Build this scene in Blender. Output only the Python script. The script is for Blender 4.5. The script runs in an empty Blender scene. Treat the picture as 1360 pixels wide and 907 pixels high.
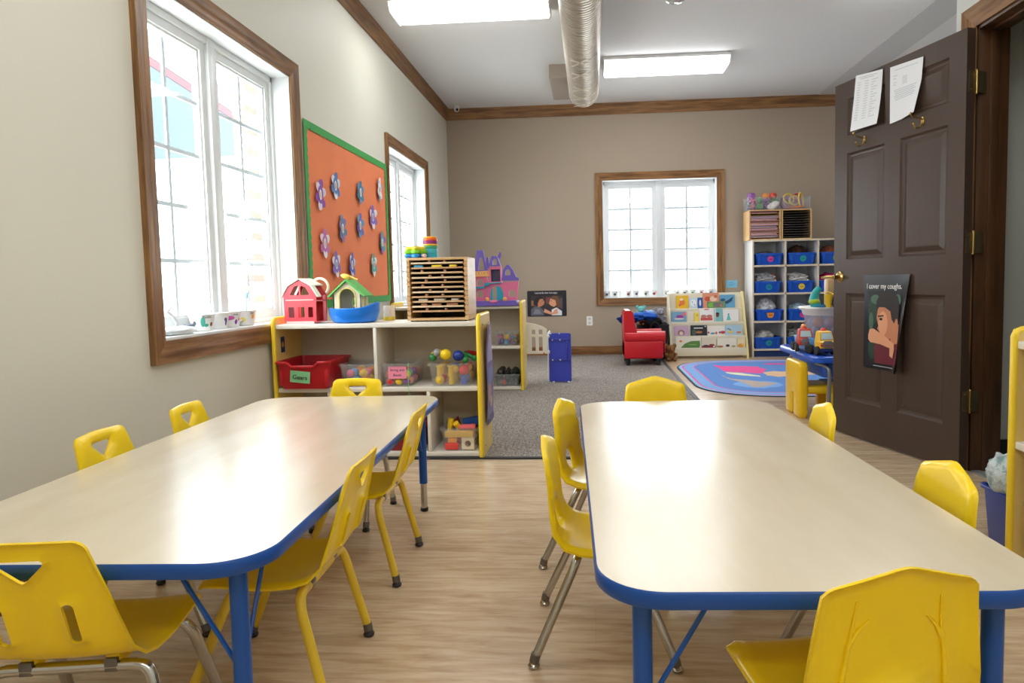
import bpy, bmesh, math, random
from mathutils import Vector, Matrix, Euler
from mathutils.geometry import delaunay_2d_cdt
PI = math.pi
SC = bpy.context.scene
COL = SC.collection
rnd = random.Random(7)

# ------------------------------------------------------------------ materials
def lin(c):
    out = []
    for v in c[:3]:
        v = v / 255.0
        out.append(v / 12.92 if v <= 0.04045 else ((v + 0.055) / 1.055) ** 2.4)
    return (*out, 1.0)

def mat(name, rgb, rough=0.5, metal=0.0, spec=0.5, coat=0.0, var=None, bump=None, coords='Object', sub=0.0):
    m = bpy.data.materials.new(name); m.use_nodes = True
    nt = m.node_tree; b = nt.nodes['Principled BSDF']
    b.inputs['Base Color'].default_value = lin(rgb)
    b.inputs['Roughness'].default_value = rough
    b.inputs['Metallic'].default_value = metal
    b.inputs['Specular IOR Level'].default_value = spec
    b.inputs['Coat Weight'].default_value = coat
    if sub:
        b.inputs['Subsurface Weight'].default_value = sub
        b.inputs['Subsurface Radius'].default_value = (0.02, 0.015, 0.006)
    tc = None
    def coord(scale):
        nonlocal tc
        if tc is None: tc = nt.nodes.new('ShaderNodeTexCoord')
        mp = nt.nodes.new('ShaderNodeMapping'); mp.inputs['Scale'].default_value = scale
        nt.links.new(tc.outputs[coords], mp.inputs['Vector']); return mp
    if var:
        rgb2, scale, detail, lo, hi = var
        mp = coord(scale)
        n = nt.nodes.new('ShaderNodeTexNoise'); n.inputs['Scale'].default_value = 1.0
        n.inputs['Detail'].default_value = detail; n.inputs['Roughness'].default_value = 0.6
        nt.links.new(mp.outputs['Vector'], n.inputs['Vector'])
        r = nt.nodes.new('ShaderNodeValToRGB')
        r.color_ramp.elements[0].position = lo; r.color_ramp.elements[0].color = lin(rgb)
        r.color_ramp.elements[1].position = hi; r.color_ramp.elements[1].color = lin(rgb2)
        nt.links.new(n.outputs['Fac'], r.inputs['Fac'])
        nt.links.new(r.outputs['Color'], b.inputs['Base Color'])
    if bump:
        scale, strength = bump
        mp = coord(scale)
        n = nt.nodes.new('ShaderNodeTexNoise'); n.inputs['Scale'].default_value = 1.0; n.inputs['Detail'].default_value = 3
        nt.links.new(mp.outputs['Vector'], n.inputs['Vector'])
        bp = nt.nodes.new('ShaderNodeBump'); bp.inputs['Strength'].default_value = strength; bp.inputs['Distance'].default_value = 0.01
        nt.links.new(n.outputs['Fac'], bp.inputs['Height']); nt.links.new(bp.outputs['Normal'], b.inputs['Normal'])
    return m

def clear_mat(name, tint, clear=0.75, rough=0.15, gloss=0.08):
    m = bpy.data.materials.new(name); m.use_nodes = True
    nt = m.node_tree; nt.nodes.clear()
    o = nt.nodes.new('ShaderNodeOutputMaterial')
    t = nt.nodes.new('ShaderNodeBsdfTransparent'); t.inputs['Color'].default_value = lin(tint)
    d = nt.nodes.new('ShaderNodeBsdfDiffuse'); d.inputs['Color'].default_value = lin(tint)
    g = nt.nodes.new('ShaderNodeBsdfGlossy'); g.inputs['Roughness'].default_value = rough
    m1 = nt.nodes.new('ShaderNodeMixShader'); m1.inputs['Fac'].default_value = clear
    m2 = nt.nodes.new('ShaderNodeMixShader'); m2.inputs['Fac'].default_value = gloss
    nt.links.new(d.outputs[0], m1.inputs[1]); nt.links.new(t.outputs[0], m1.inputs[2])
    nt.links.new(m1.outputs[0], m2.inputs[1]); nt.links.new(g.outputs[0], m2.inputs[2])
    nt.links.new(m2.outputs[0], o.inputs['Surface']); return m

def emit_mat(name, rgb, strength):
    m = bpy.data.materials.new(name); m.use_nodes = True
    nt = m.node_tree; nt.nodes.clear()
    o = nt.nodes.new('ShaderNodeOutputMaterial'); e = nt.nodes.new('ShaderNodeEmission')
    e.inputs['Color'].default_value = lin(rgb); e.inputs['Strength'].default_value = strength
    nt.links.new(e.outputs[0], o.inputs['Surface']); return m

_flat = {}
def P(*rgb, rough=0.5, **k):                       # cached plain paint / plastic
    key = (rgb, rough, tuple(sorted(k.items())))
    if key not in _flat: _flat[key] = mat('paint_%d_%d_%d' % rgb, rgb, rough, **k)
    return _flat[key]

# ------------------------------------------------------------------ mesh builder
def catmull(pts, n=6):
    pts = [Vector(p) for p in pts]; out = []
    for i in range(len(pts) - 1):
        p0 = pts[i - 1] if i else pts[0] * 2 - pts[1]
        p1, p2 = pts[i], pts[i + 1]
        p3 = pts[i + 2] if i + 2 < len(pts) else p2 * 2 - p1
        for k in range(n):
            t = k / n
            out.append(0.5 * ((2 * p1) + (p2 - p0) * t + (2 * p0 - 5 * p1 + 4 * p2 - p3) * t * t + (3 * p1 - p0 - 3 * p2 + p3) * t ** 3))
    out.append(pts[-1]); return out

def inside(p, poly):
    x, y = p; c = False; j = len(poly) - 1
    for i in range(len(poly)):
        xi, yi = poly[i]; xj, yj = poly[j]
        if (yi > y) != (yj > y) and x < (xj - xi) * (y - yi) / (yj - yi) + xi: c = not c
        j = i
    return c

def seg_dist(p, poly):
    d = 1e9
    for i in range(len(poly)):
        ax, ay = poly[i]; bx, by = poly[(i + 1) % len(poly)]
        vx, vy = bx - ax, by - ay; L = vx * vx + vy * vy
        t = 0 if L == 0 else max(0, min(1, ((p[0] - ax) * vx + (p[1] - ay) * vy) / L))
        d = min(d, math.hypot(p[0] - ax - t * vx, p[1] - ay - t * vy))
    return d

def rrect(w, h, r, n=6, cx=0, cy=0):               # rounded rectangle outline, counter-clockwise
    r = min(r, w / 2 - 1e-5, h / 2 - 1e-5); out = []
    for (sx, sy, a0) in ((1, 1, 0), (-1, 1, 90), (-1, -1, 180), (1, -1, 270)):
        for k in range(n + 1):
            a = math.radians(a0 + 90 * k / n)
            out.append((cx + sx * (w / 2 - r) + r * math.cos(a), cy + sy * (h / 2 - r) + r * math.sin(a)))
    return out

def oval(rx, ry, n=24, cx=0, cy=0):
    return [(cx + rx * math.cos(2 * PI * k / n), cy + ry * math.sin(2 * PI * k / n)) for k in range(n)]

def arch(x0, x1, y0, y1, n=10):                    # doorway outline with a round head
    r = (x1 - x0) / 2; c = (x0 + x1) / 2; ys = max(y0, y1 - r)
    return [(x0, y0), (x1, y0)] + [(c + r * math.cos(PI * k / n), ys + (y1 - ys) * math.sin(PI * k / n)) for k in range(n + 1)]

def dense(poly, step):
    out = []
    for i, a in enumerate(poly):
        b = poly[(i + 1) % len(poly)]; n = max(1, int(math.hypot(b[0] - a[0], b[1] - a[1]) / step))
        out += [(a[0] + (b[0] - a[0]) * k / n, a[1] + (b[1] - a[1]) * k / n) for k in range(n)]
    return out

def rect(x0, x1, y0, y1): return [(x0, y0), (x1, y0), (x1, y1), (x0, y1)]

FRONT = Matrix(((1, 0, 0, 0), (0, 0, -1, 0), (0, 1, 0, 0), (0, 0, 0, 1)))   # local x,y -> x,z ; extrusion -> -y (towards the viewer)

class MB:
    def __init__(self): self.bm = bmesh.new(); self.m = 0
    def _new(self, vs, fs):
        bv = [self.bm.verts.new(v) for v in vs]
        for f in fs:
            try:
                fc = self.bm.faces.new([bv[i] for i in f]); fc.material_index = self.m
            except ValueError: pass
        return bv
    def box(self, c, s, bev=0.0, rot=None, seg=2):
        t = bmesh.new(); bmesh.ops.create_cube(t, size=1)
        for v in t.verts: v.co = Vector((v.co.x * s[0], v.co.y * s[1], v.co.z * s[2]))
        if bev > 0: bmesh.ops.bevel(t, geom=list(t.edges), offset=min(bev, min(s) * 0.49), segments=seg, profile=0.5, affect='EDGES')
        M = Matrix.Translation(c)
        if rot is not None: M = M @ (rot.to_4x4() if isinstance(rot, Matrix) else Euler(rot).to_matrix().to_4x4())
        t.verts.index_update()
        self._new([M @ v.co for v in t.verts], [[v.index for v in f.verts] for f in t.faces]); t.free(); return self
    def bx(self, x0, x1, y0, y1, z0, z1, bev=0.0, seg=2):
        return self.box(((x0 + x1) / 2, (y0 + y1) / 2, (z0 + z1) / 2), (abs(x1 - x0), abs(y1 - y0), abs(z1 - z0)), bev, None, seg)
    def rings(self, rings, cap0=True, cap1=True, closed=False):
        n = len(rings[0]); vs = [p for r in rings for p in r]; fs = []
        m = len(rings)
        for i in range(m if closed else m - 1):
            a, b = i * n, ((i + 1) % m) * n
            for k in range(n):
                k2 = (k + 1) % n; fs.append((a + k, a + k2, b + k2, b + k))
        if not closed:
            if cap0: fs.append(tuple(range(n))[::-1])
            if cap1: fs.append(tuple(range((m - 1) * n, m * n)))
        self._new(vs, fs); return self
    def tube(self, pts, r, seg=10, r1=None, closed=False):
        pts = [Vector(p) for p in pts]; n = len(pts); rings = []; u = None
        for i, p in enumerate(pts):
            if closed: d = pts[(i + 1) % n] - pts[i - 1]
            else: d = pts[min(i + 1, n - 1)] - pts[max(i - 1, 0)]
            d.normalize()
            if u is None: u = d.orthogonal().normalized()
            u = (u - d * u.dot(d)).normalized(); w = d.cross(u)
            rr = r if r1 is None else r + (r1 - r) * i / (n - 1)
            if callable(r): rr = r(i / (n - 1))
            rings.append([p + (u * math.cos(2 * PI * k / seg) + w * math.sin(2 * PI * k / seg)) * rr for k in range(seg)])
        return self.rings(rings, closed=closed)
    def cyl(self, p0, p1, r0, r1=None, seg=16): return self.tube([p0, p1], r0, seg, r0 if r1 is None else r1)
    def lathe(self, prof, seg=24, loc=(0, 0, 0), rot=None, sx=1, sy=1):
        M = Matrix.Translation(loc) @ (Euler(rot).to_matrix().to_4x4() if rot else Matrix())
        rings = [[M @ Vector((max(r, 1e-4) * math.cos(2 * PI * k / seg) * sx, max(r, 1e-4) * math.sin(2 * PI * k / seg) * sy, z)) for k in range(seg)] for r, z in prof]
        return self.rings(rings)
    def ell(self, c, r, seg=16, rot=None, noise=0.0, seed=0, bottom=None):
        M = Matrix.Translation(c) @ (Euler(rot).to_matrix().to_4x4() if rot else Matrix())
        rr = random.Random(seed); ph = [(rr.uniform(0, 6), rr.uniform(0, 6), rr.uniform(3, 8), rr.uniform(3, 8), rr.uniform(2, 7)) for _ in range(5)]
        n = max(6, seg // 2); rings = []
        for i in range(n + 1):
            a = -PI / 2 + PI * i / n; ring = []
            for k in range(seg):
                b = 2 * PI * k / seg
                q = Vector((math.cos(a) * math.cos(b), math.cos(a) * math.sin(b), math.sin(a)))
                s = 1.0
                if noise:
                    for (p0, p1, f0, f1, f2) in ph: s += noise / 2.2 * math.sin(f0 * q.x + p0 + f2 * q.z) * math.cos(f1 * q.y + p1 - f2 * q.z)
                w = M @ Vector((q.x * r[0] * s, q.y * r[1] * s, q.z * r[2] * s))
                if bottom is not None: w.z = max(w.z, bottom)
                ring.append(w)
            rings.append(ring)
        return self.rings(rings)
    def torus(self, c, R, r, seg=24, rs=8, rot=None, sx=1, sy=1):
        M = Matrix.Translation(c) @ (Euler(rot).to_matrix().to_4x4() if rot else Matrix())
        return self.tube([M @ Vector((R * sx * math.cos(2 * PI * k / seg), R * sy * math.sin(2 * PI * k / seg), 0)) for k in range(seg)], r, rs, closed=True)
    def slab(self, outline, holes, f0, f1, step=None):   # a sheet with holes between two mappings of (x, y)
        pts = [Vector(p) for p in outline]; edges = [(i, (i + 1) % len(outline)) for i in range(len(outline))]
        for h in holes:
            s = len(pts); pts += [Vector(p) for p in h]; edges += [(s + i, s + (i + 1) % len(h)) for i in range(len(h))]
        if step:
            xs = [p[0] for p in outline]; ys = [p[1] for p in outline]
            x = min(xs) + step / 2
            while x < max(xs):
                y = min(ys) + step / 2
                while y < max(ys):
                    if inside((x, y), outline) and not any(inside((x, y), h) for h in holes) and min(seg_dist((x, y), q) for q in [outline] + holes) > step * 0.35:
                        pts.append(Vector((x, y)))
                    y += step
                x += step
        V, _e, F, *_ = delaunay_2d_cdt(pts, edges, [], 0, 1e-7)
        F = [f for f in F if (lambda c: inside(c, outline) and not any(inside(c, h) for h in holes))((sum(V[i].x for i in f) / len(f), sum(V[i].y for i in f) / len(f)))]
        n = len(V); used = {}
        for f in F:
            for k in range(len(f)):
                e = (f[k], f[(k + 1) % len(f)]); used[e] = used.get(e, 0) + 1
        fs = [tuple(f) for f in F] + [tuple(i + n for i in reversed(f)) for f in F]
        for (a, b) in list(used):
            if (b, a) not in used: fs.append((a, a + n, b + n, b)[::-1])
        self._new([f0(v.x, v.y) for v in V] + [f1(v.x, v.y) for v in V], fs); return self
    def prism(self, outline, depth, M=None, holes=(), z0=0.0):
        M = M or Matrix()
        return self.slab(outline, list(holes), lambda x, y: M @ Vector((x, y, z0)), lambda x, y: M @ Vector((x, y, z0 + depth)))
    def wallplate(self, outline, y, depth, holes=()):    # outline in (x,z), front face at y, body going back (+y)
        return self.slab(outline, list(holes), lambda a, b: Vector((a, y, b)), lambda a, b: Vector((a, y + depth, b)))
    def open_box(self, w, d, h, taper=0.012, rim=0.012, t=0.004, rad=0.02, c=(0, 0, 0), rimh=0.012, n=5, notch=0.0):
        def ring(ww, dd, z, r):
            q = [Vector((c[0] + x, c[1] + y, c[2] + z)) for x, y in rrect(ww, dd, max(r, 0.002), n)]
            if notch: q[3 * (n + 1):3 * (n + 1)] = [Vector((c[0] + x, c[1] - dd / 2, c[2] + z - (k * notch if z > h * 0.6 else 0))) for x, k in ((-0.085, 0), (-0.06, 1), (0.06, 1), (0.085, 0))]
            return q
        R = [ring(w - 2 * taper - 0.006, d - 2 * taper - 0.006, 0, rad), ring(w - 2 * taper, d - 2 * taper, 0.004, rad), ring(w, d, h - rimh, rad),
             ring(w + 2 * rim, d + 2 * rim, h - rimh, rad + rim), ring(w + 2 * rim, d + 2 * rim, h - 0.002, rad + rim), ring(w + 2 * rim - 0.004, d + 2 * rim - 0.004, h, rad + rim),
             ring(w - 2 * t, d - 2 * t, h, rad), ring(w - 2 * taper - 2 * t, d - 2 * taper - 2 * t, t + 0.002, rad)]
        return self.rings(R)
    def build(self, name, mats, parent=None, loc=None, rz=0, rot=None, smooth=38):
        bmesh.ops.recalc_face_normals(self.bm, faces=list(self.bm.faces))
        if smooth:
            a = math.radians(smooth)
            for f in self.bm.faces: f.smooth = True
            for e in self.bm.edges:
                e.smooth = not (len(e.link_faces) == 2 and e.calc_face_angle(0) > a)
        me = bpy.data.meshes.new(name); self.bm.to_mesh(me); self.bm.free()
        for m in (mats if isinstance(mats, (list, tuple)) else [mats]): me.materials.append(m)
        o = bpy.data.objects.new(name, me); COL.objects.link(o)
        if parent is not None: o.parent = parent
        if loc is not None: o.location = loc
        o.rotation_euler = rot if rot is not None else (0, 0, rz)
        return o

def tag(o, label, cat, group=None, kind=None):
    o['label'] = label; o['category'] = cat
    if group: o['group'] = group
    if kind: o['kind'] = kind
    return o

def thing(name, label, cat, loc=(0, 0, 0), rz=0, group=None):
    o = bpy.data.objects.new(name, None); COL.objects.link(o); o.empty_display_size = 0.05
    o.location = loc; o.rotation_euler = (0, 0, rz)
    return tag(o, label, cat, group)

def struct(o, label=None):
    o['kind'] = 'structure'
    if label: o['label'] = label
    return o

def dup(root, loc, rz, label, group=None):
    def rec(o, parent):
        c = o.copy(); COL.objects.link(c)
        if parent is not None: c.parent = parent
        for ch in o.children: rec(ch, c)
        return c
    r = rec(root, None); r.location = loc; r.rotation_euler = (0, 0, rz); r['label'] = label
    if group: r['group'] = group
    return r

def text(s, size, m, name, parent, loc, rot, depth=0.0006, align='CENTER', squeeze=1.0):
    cu = bpy.data.curves.new('lettering_curve', 'FONT'); cu.body = s; cu.size = size; cu.extrude = depth
    cu.align_x = align; cu.align_y = 'CENTER'
    t = bpy.data.objects.new('lettering_source', cu); COL.objects.link(t)
    bpy.context.view_layer.update()
    me = bpy.data.meshes.new_from_object(t.evaluated_get(bpy.context.evaluated_depsgraph_get()))
    COL.objects.unlink(t); bpy.data.objects.remove(t); bpy.data.curves.remove(cu)
    me.materials.clear(); me.materials.append(m)
    o = bpy.data.objects.new(name, me); COL.objects.link(o); o.parent = parent
    o.location = loc; o.rotation_euler = rot; o.scale = (squeeze, 1, 1); return o
UPRIGHT = (PI / 2, 0, 0)                              # lettering standing in a plane that faces -y

# palette
M_wall_cream = mat('wall_paint_cream', (222, 219, 204), 0.55, spec=0.3, bump=((60, 60, 60), 0.04))
M_wall_taupe = mat('wall_paint_taupe', (172, 156, 138), 0.6, spec=0.25, bump=((60, 60, 60), 0.04))
M_wall_white = mat('wall_paint_white', (214, 216, 212), 0.6, spec=0.25)
M_wall_sage = mat('wall_paint_sage', (186, 188, 180), 0.6, spec=0.25)
M_ceiling = mat('ceiling_paint', (228, 228, 226), 0.8, spec=0.15)
M_oak = mat('oak_trim', (104, 70, 38), 0.42, spec=0.35, var=((160, 116, 68), (34, 34, 2.6), 6, 0.36, 0.62))
M_oak_y = mat('oak_trim_along_depth', (104, 72, 42), 0.42, spec=0.35, var=((150, 108, 66), (34, 2.6, 34), 6, 0.36, 0.62))
M_oak_x = mat('oak_trim_along_width', (104, 70, 40), 0.42, spec=0.35, var=((156, 112, 68), (2.6, 34, 34), 6, 0.36, 0.62))
M_jamb = mat('dark_stained_jamb', (66, 42, 24), 0.4, spec=0.4, var=((92, 62, 36), (30, 30, 2.0), 5, 0.35, 0.7))
M_door = mat('brown_door_paint', (72, 57, 48), 0.36, spec=0.32, bump=((50, 50, 6), 0.05))
M_white_sash = mat('white_vinyl_sash', (232, 235, 236), 0.35)
M_yellow = mat('yellow_plastic', (250, 211, 16), 0.3, spec=0.5, sub=0.0)
M_yellow_leg = mat('yellow_painted_tube', (228, 192, 52), 0.38, var=((205, 168, 60), (40, 40, 9), 4, 0.55, 0.75))
M_chrome = mat('chrome_tube', (190, 188, 184), 0.2, metal=1.0)
M_steel = mat('worn_steel', (120, 116, 112), 0.4, metal=0.9)
M_rubber = mat('dark_rubber', (42, 36, 34), 0.6)
M_blue = mat('blue_edge_band', (8, 76, 158), 0.38)
M_blue_leg = mat('blue_enamel_leg', (14, 80, 160), 0.32)
M_lam = mat('maple_laminate', (216, 200, 170), 0.26, spec=0.6, coat=0.8, var=((226, 212, 186), (9, 2.2, 9), 6, 0.3, 0.7)); M_lam.node_tree.nodes['Principled BSDF'].inputs['Coat Roughness'].default_value = 0.24
M_maple = mat('yellow_maple_panel', (226, 190, 104), 0.4, var=((236, 206, 128), (10, 10, 1.6), 5, 0.3, 0.7))
M_yedge = mat('yellow_edge_band', (240, 204, 44), 0.35)
M_board = mat('white_shelf_board', (226, 220, 208), 0.35)
M_backp = mat('shelf_back_panel', (200, 188, 168), 0.5)
M_rack = mat('puzzle_rack_wood', (196, 154, 104), 0.4, var=((212, 174, 126), (5, 5, 30), 5, 0.3, 0.7))
M_brass = mat('brass', (196, 166, 100), 0.25, metal=1.0)
M_hinge = mat('aged_brass_hinge', (128, 112, 82), 0.4, metal=0.85)
M_black = P(24, 24, 28)
M_white = P(238, 238, 236, rough=0.45)
M_paper = mat('white_paper', (236, 238, 242), 0.7, spec=0.2)
M_ink = P(40, 40, 48, rough=0.7)
M_clear = clear_mat('clear_plastic', (250, 251, 252), 0.93, gloss=0.05)
M_clear_grey = clear_mat('smoky_clear_plastic', (226, 230, 232), 0.82, gloss=0.05)
M_glass = clear_mat('window_glass', (250, 252, 252), 1.0, rough=0.02, gloss=0.05)
M_red = mat('red_plastic', (186, 20, 32), 0.35)
M_bluebin = mat('blue_tray_plastic', (10, 84, 190), 0.35)

# ------------------------------------------------------------------ camera
cam = bpy.data.cameras.new('camera'); cam.sensor_width = 36; cam.lens = 36 * 894.36 / 1360
cam.shift_x = (680 - 722.19) / 1360; cam.shift_y = (432.66 - 453.5) / 1360; cam.clip_start = 0.05
yaw, pitch, roll = -0.06971682, -0.06718194, 0.02104273
fw = Vector((math.sin(yaw) * math.cos(pitch), math.cos(yaw) * math.cos(pitch), math.sin(pitch)))
rt = Vector((math.cos(yaw), -math.sin(yaw), 0)); dn = fw.cross(rt)
r2 = rt * math.cos(roll) + dn * math.sin(roll); d2 = dn * math.cos(roll) - rt * math.sin(roll)
co = bpy.data.objects.new('camera', cam); COL.objects.link(co)
co.matrix_world = Matrix.Translation((0, 0, 0.953)) @ Matrix((r2, -d2, -fw)).transposed().to_4x4()
SC.camera = co

# ------------------------------------------------------------------ room shell
XL, YB, ZC, XR, XN, YN, YJ = -1.761, 8.477, 3.105, 4.2, 1.80, -2.6, 3.50
WT = 0.17
M_floor = mat('floor_planks', (190, 160, 128), 0.22, spec=0.45)
def floor_nodes():
    nt = M_floor.node_tree; b = nt.nodes['Principled BSDF']
    tc = nt.nodes.new('ShaderNodeTexCoord')
    def noise(scale, detail, sc3):
        mp = nt.nodes.new('ShaderNodeMapping'); mp.inputs['Scale'].default_value = sc3
        n = nt.nodes.new('ShaderNodeTexNoise'); n.inputs['Scale'].default_value = scale; n.inputs['Detail'].default_value = detail; n.inputs['Roughness'].default_value = 0.65
        n.inputs['Distortion'].default_value = 0.6
        nt.links.new(tc.outputs['Object'], mp.inputs['Vector']); nt.links.new(mp.outputs['Vector'], n.inputs['Vector']); return n
    br = nt.nodes.new('ShaderNodeTexBrick'); br.inputs['Scale'].default_value = 1.0
    br.inputs['Brick Width'].default_value = 1.2; br.inputs['Row Height'].default_value = 0.19
    br.inputs['Mortar Size'].default_value = 0.0012; br.inputs['Mortar Smooth'].default_value = 0.3; br.inputs['Bias'].default_value = 0.0
    br.inputs['Color1'].default_value = (0.30, 0.30, 0.30, 1); br.inputs['Color2'].default_value = (0.70, 0.70, 0.70, 1); br.inputs['Mortar'].default_value = (0.12, 0.12, 0.12, 1)
    nt.links.new(tc.outputs['Object'], br.inputs['Vector'])
    n1 = noise(1.0, 10, (5.0, 42, 1)); n2 = noise(1.0, 4, (2.2, 9.0, 1))
    add = nt.nodes.new('ShaderNodeMath'); add.operation = 'MULTIPLY_ADD'; add.inputs[1].default_value = 0.62
    nt.links.new(n1.outputs['Fac'], add.inputs[0])
    mul = nt.nodes.new('ShaderNodeMath'); mul.operation = 'MULTIPLY'; mul.inputs[1].default_value = 0.28
    nt.links.new(n2.outputs['Fac'], mul.inputs[0])
    mul2 = nt.nodes.new('ShaderNodeMath'); mul2.operation = 'MULTIPLY_ADD'; mul2.inputs[1].default_value = 0.10
    nt.links.new(br.outputs['Color'], mul2.inputs[0]); nt.links.new(mul.outputs[0], mul2.inputs[2]); nt.links.new(mul2.outputs[0], add.inputs[2])
    r = nt.nodes.new('ShaderNodeValToRGB'); e = r.color_ramp.elements
    e[0].position = 0.33; e[0].color = lin((168, 138, 106)); e[1].position = 0.68; e[1].color = lin((222, 203, 174))
    e2 = r.color_ramp.elements.new(0.5); e2.color = lin((200, 175, 143))
    nt.links.new(add.outputs[0], r.inputs['Fac']); nt.links.new(r.outputs['Color'], b.inputs['Base Color'])
    bp = nt.nodes.new('ShaderNodeBump'); bp.inputs['Strength'].default_value = 0.08; bp.inputs['Distance'].default_value = 0.004
    nt.links.new(n1.outputs['Fac'], bp.inputs['Height']); nt.links.new(bp.outputs['Normal'], b.inputs['Normal'])
floor_nodes()
struct(MB().bx(XL - WT, XR + 0.1, YN - 0.1, YB + WT, -0.08, 0).build('floor', M_floor), 'wood-look vinyl plank floor')
struct(MB().bx(XL - WT, XR + 0.1, YN - 0.1, YB + WT, ZC, ZC + 0.1).build('ceiling', M_ceiling), 'white painted flat ceiling')
W1, W2 = (2.655, 3.965, 0.735, 2.19), (5.925, 7.235, 0.735, 2.175)
WB = (0.17, 1.57, 0.712, 2.172)
SIDE = Matrix(((0, 0, -1, XL), (1, 0, 0, 0), (0, 1, 0, 0), (0, 0, 0, 1)))    # (y,z) -> wall_left, extruding outwards
struct(MB().prism(rect(YN - 0.1, YB + WT, 0, ZC), WT, SIDE, [rect(*W1), rect(*W2)]).build('wall_left', M_wall_cream, smooth=0), 'cream painted wall with two windows')
struct(MB().wallplate(rect(XL - 0.0, XR + 0.1, 0, ZC), YB, WT, [rect(*WB)]).build('wall_back', M_wall_taupe, smooth=0), 'taupe painted wall with one window')
struct(MB().bx(XL - WT, XR + 0.1, YN - 0.1, YN, 0, ZC).build('wall_front', M_wall_cream, smooth=0))
DO = (2.36, 3.314, 2.077)                                                    # doorway y0, y1, head height
mb = MB(); Mx = Matrix(((0, 0, 1, XN), (1, 0, 0, 0), (0, 1, 0, 0), (0, 0, 0, 1)))
mb.prism([(YN, 0), (DO[0], 0), (DO[0], DO[2]), (DO[1], DO[2]), (DO[1], 0), (YJ, 0), (YJ, ZC), (YN, ZC)], 0.13, Mx)
struct(mb.build('wall_right', M_wall_white, smooth=0), 'white wall around the doorway')
struct(MB().bx(XN + 0.13, XR + 0.1, YJ - 0.10, YJ, 0, ZC).build('wall_corridor', M_wall_sage, smooth=0), 'grey-green corridor wall seen through the doorway')
struct(MB().bx(XR, XR + 0.1, YN, YJ - 0.1, 0, ZC).bx(XR, XR + 0.1, YJ, YB, 0, ZC).build('wall_far_right', M_wall_white, smooth=0))
struct(MB().bx(2.765, 3.085, YJ, YB - 0.046, ZC - 0.006, ZC - 0.0005).build('ceiling_shadow_strip', mat('ceiling_shadow_grey', (206, 206, 204), 0.8, spec=0.15), smooth=0), 'shadow band along the ceiling, painted as a grey strip')  # shadow band on the flat ceiling, painted as a thin darker strip
struct(MB().bx(XN + 0.0, XR, DO[0] - 1.5, YJ - 0.1, 0, 0.006).build('floor_corridor', mat('corridor_floor', (150, 150, 150), 0.4), smooth=0), 'grey corridor floor')
struct(MB().bx(XN + 0.13, XR, YJ - 0.115, YJ - 0.1, 0, 0.13).build('baseboard_corridor', M_black), 'black baseboard in the corridor')
# crown and baseboards
cp = [(0, 0), (0, 0.134), (0.045, 0.134), (0.045, 0.118), (0.036, 0.10), (0.022, 0.045), (0.02, 0.018), (0.012, 0.0)]
struct(MB().prism([(x, y) for x, y in cp], YB - YN, Matrix(((1, 0, 0, XL), (0, 0, 1, YN), (0, 1, 0, 2.971), (0, 0, 0, 1)))).build('trim_1', M_oak_y), 'oak crown moulding on the cream wall')
struct(MB().prism([(x, y) for x, y in cp], XR - XL, Matrix(((0, 0, 1, XL), (-1, 0, 0, YB), (0, 1, 0, 2.971), (0, 0, 0, 1)))).build('trim_2', M_oak_x), 'oak crown moulding on the taupe wall')
struct(MB().bx(XL, XR, YB - 0.016, YB, 0, 0.1).bx(XL, XR, YB - 0.011, YB, 0.1, 0.115).build('baseboard_back', M_oak_x), 'oak baseboard on the taupe wall')
struct(MB().bx(XL, XL + 0.016, YN, YB, 0, 0.1).bx(XL, XL + 0.011, YN, YB, 0.1, 0.115).build('baseboard_left', M_oak_y), 'oak baseboard on the cream wall')

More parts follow.
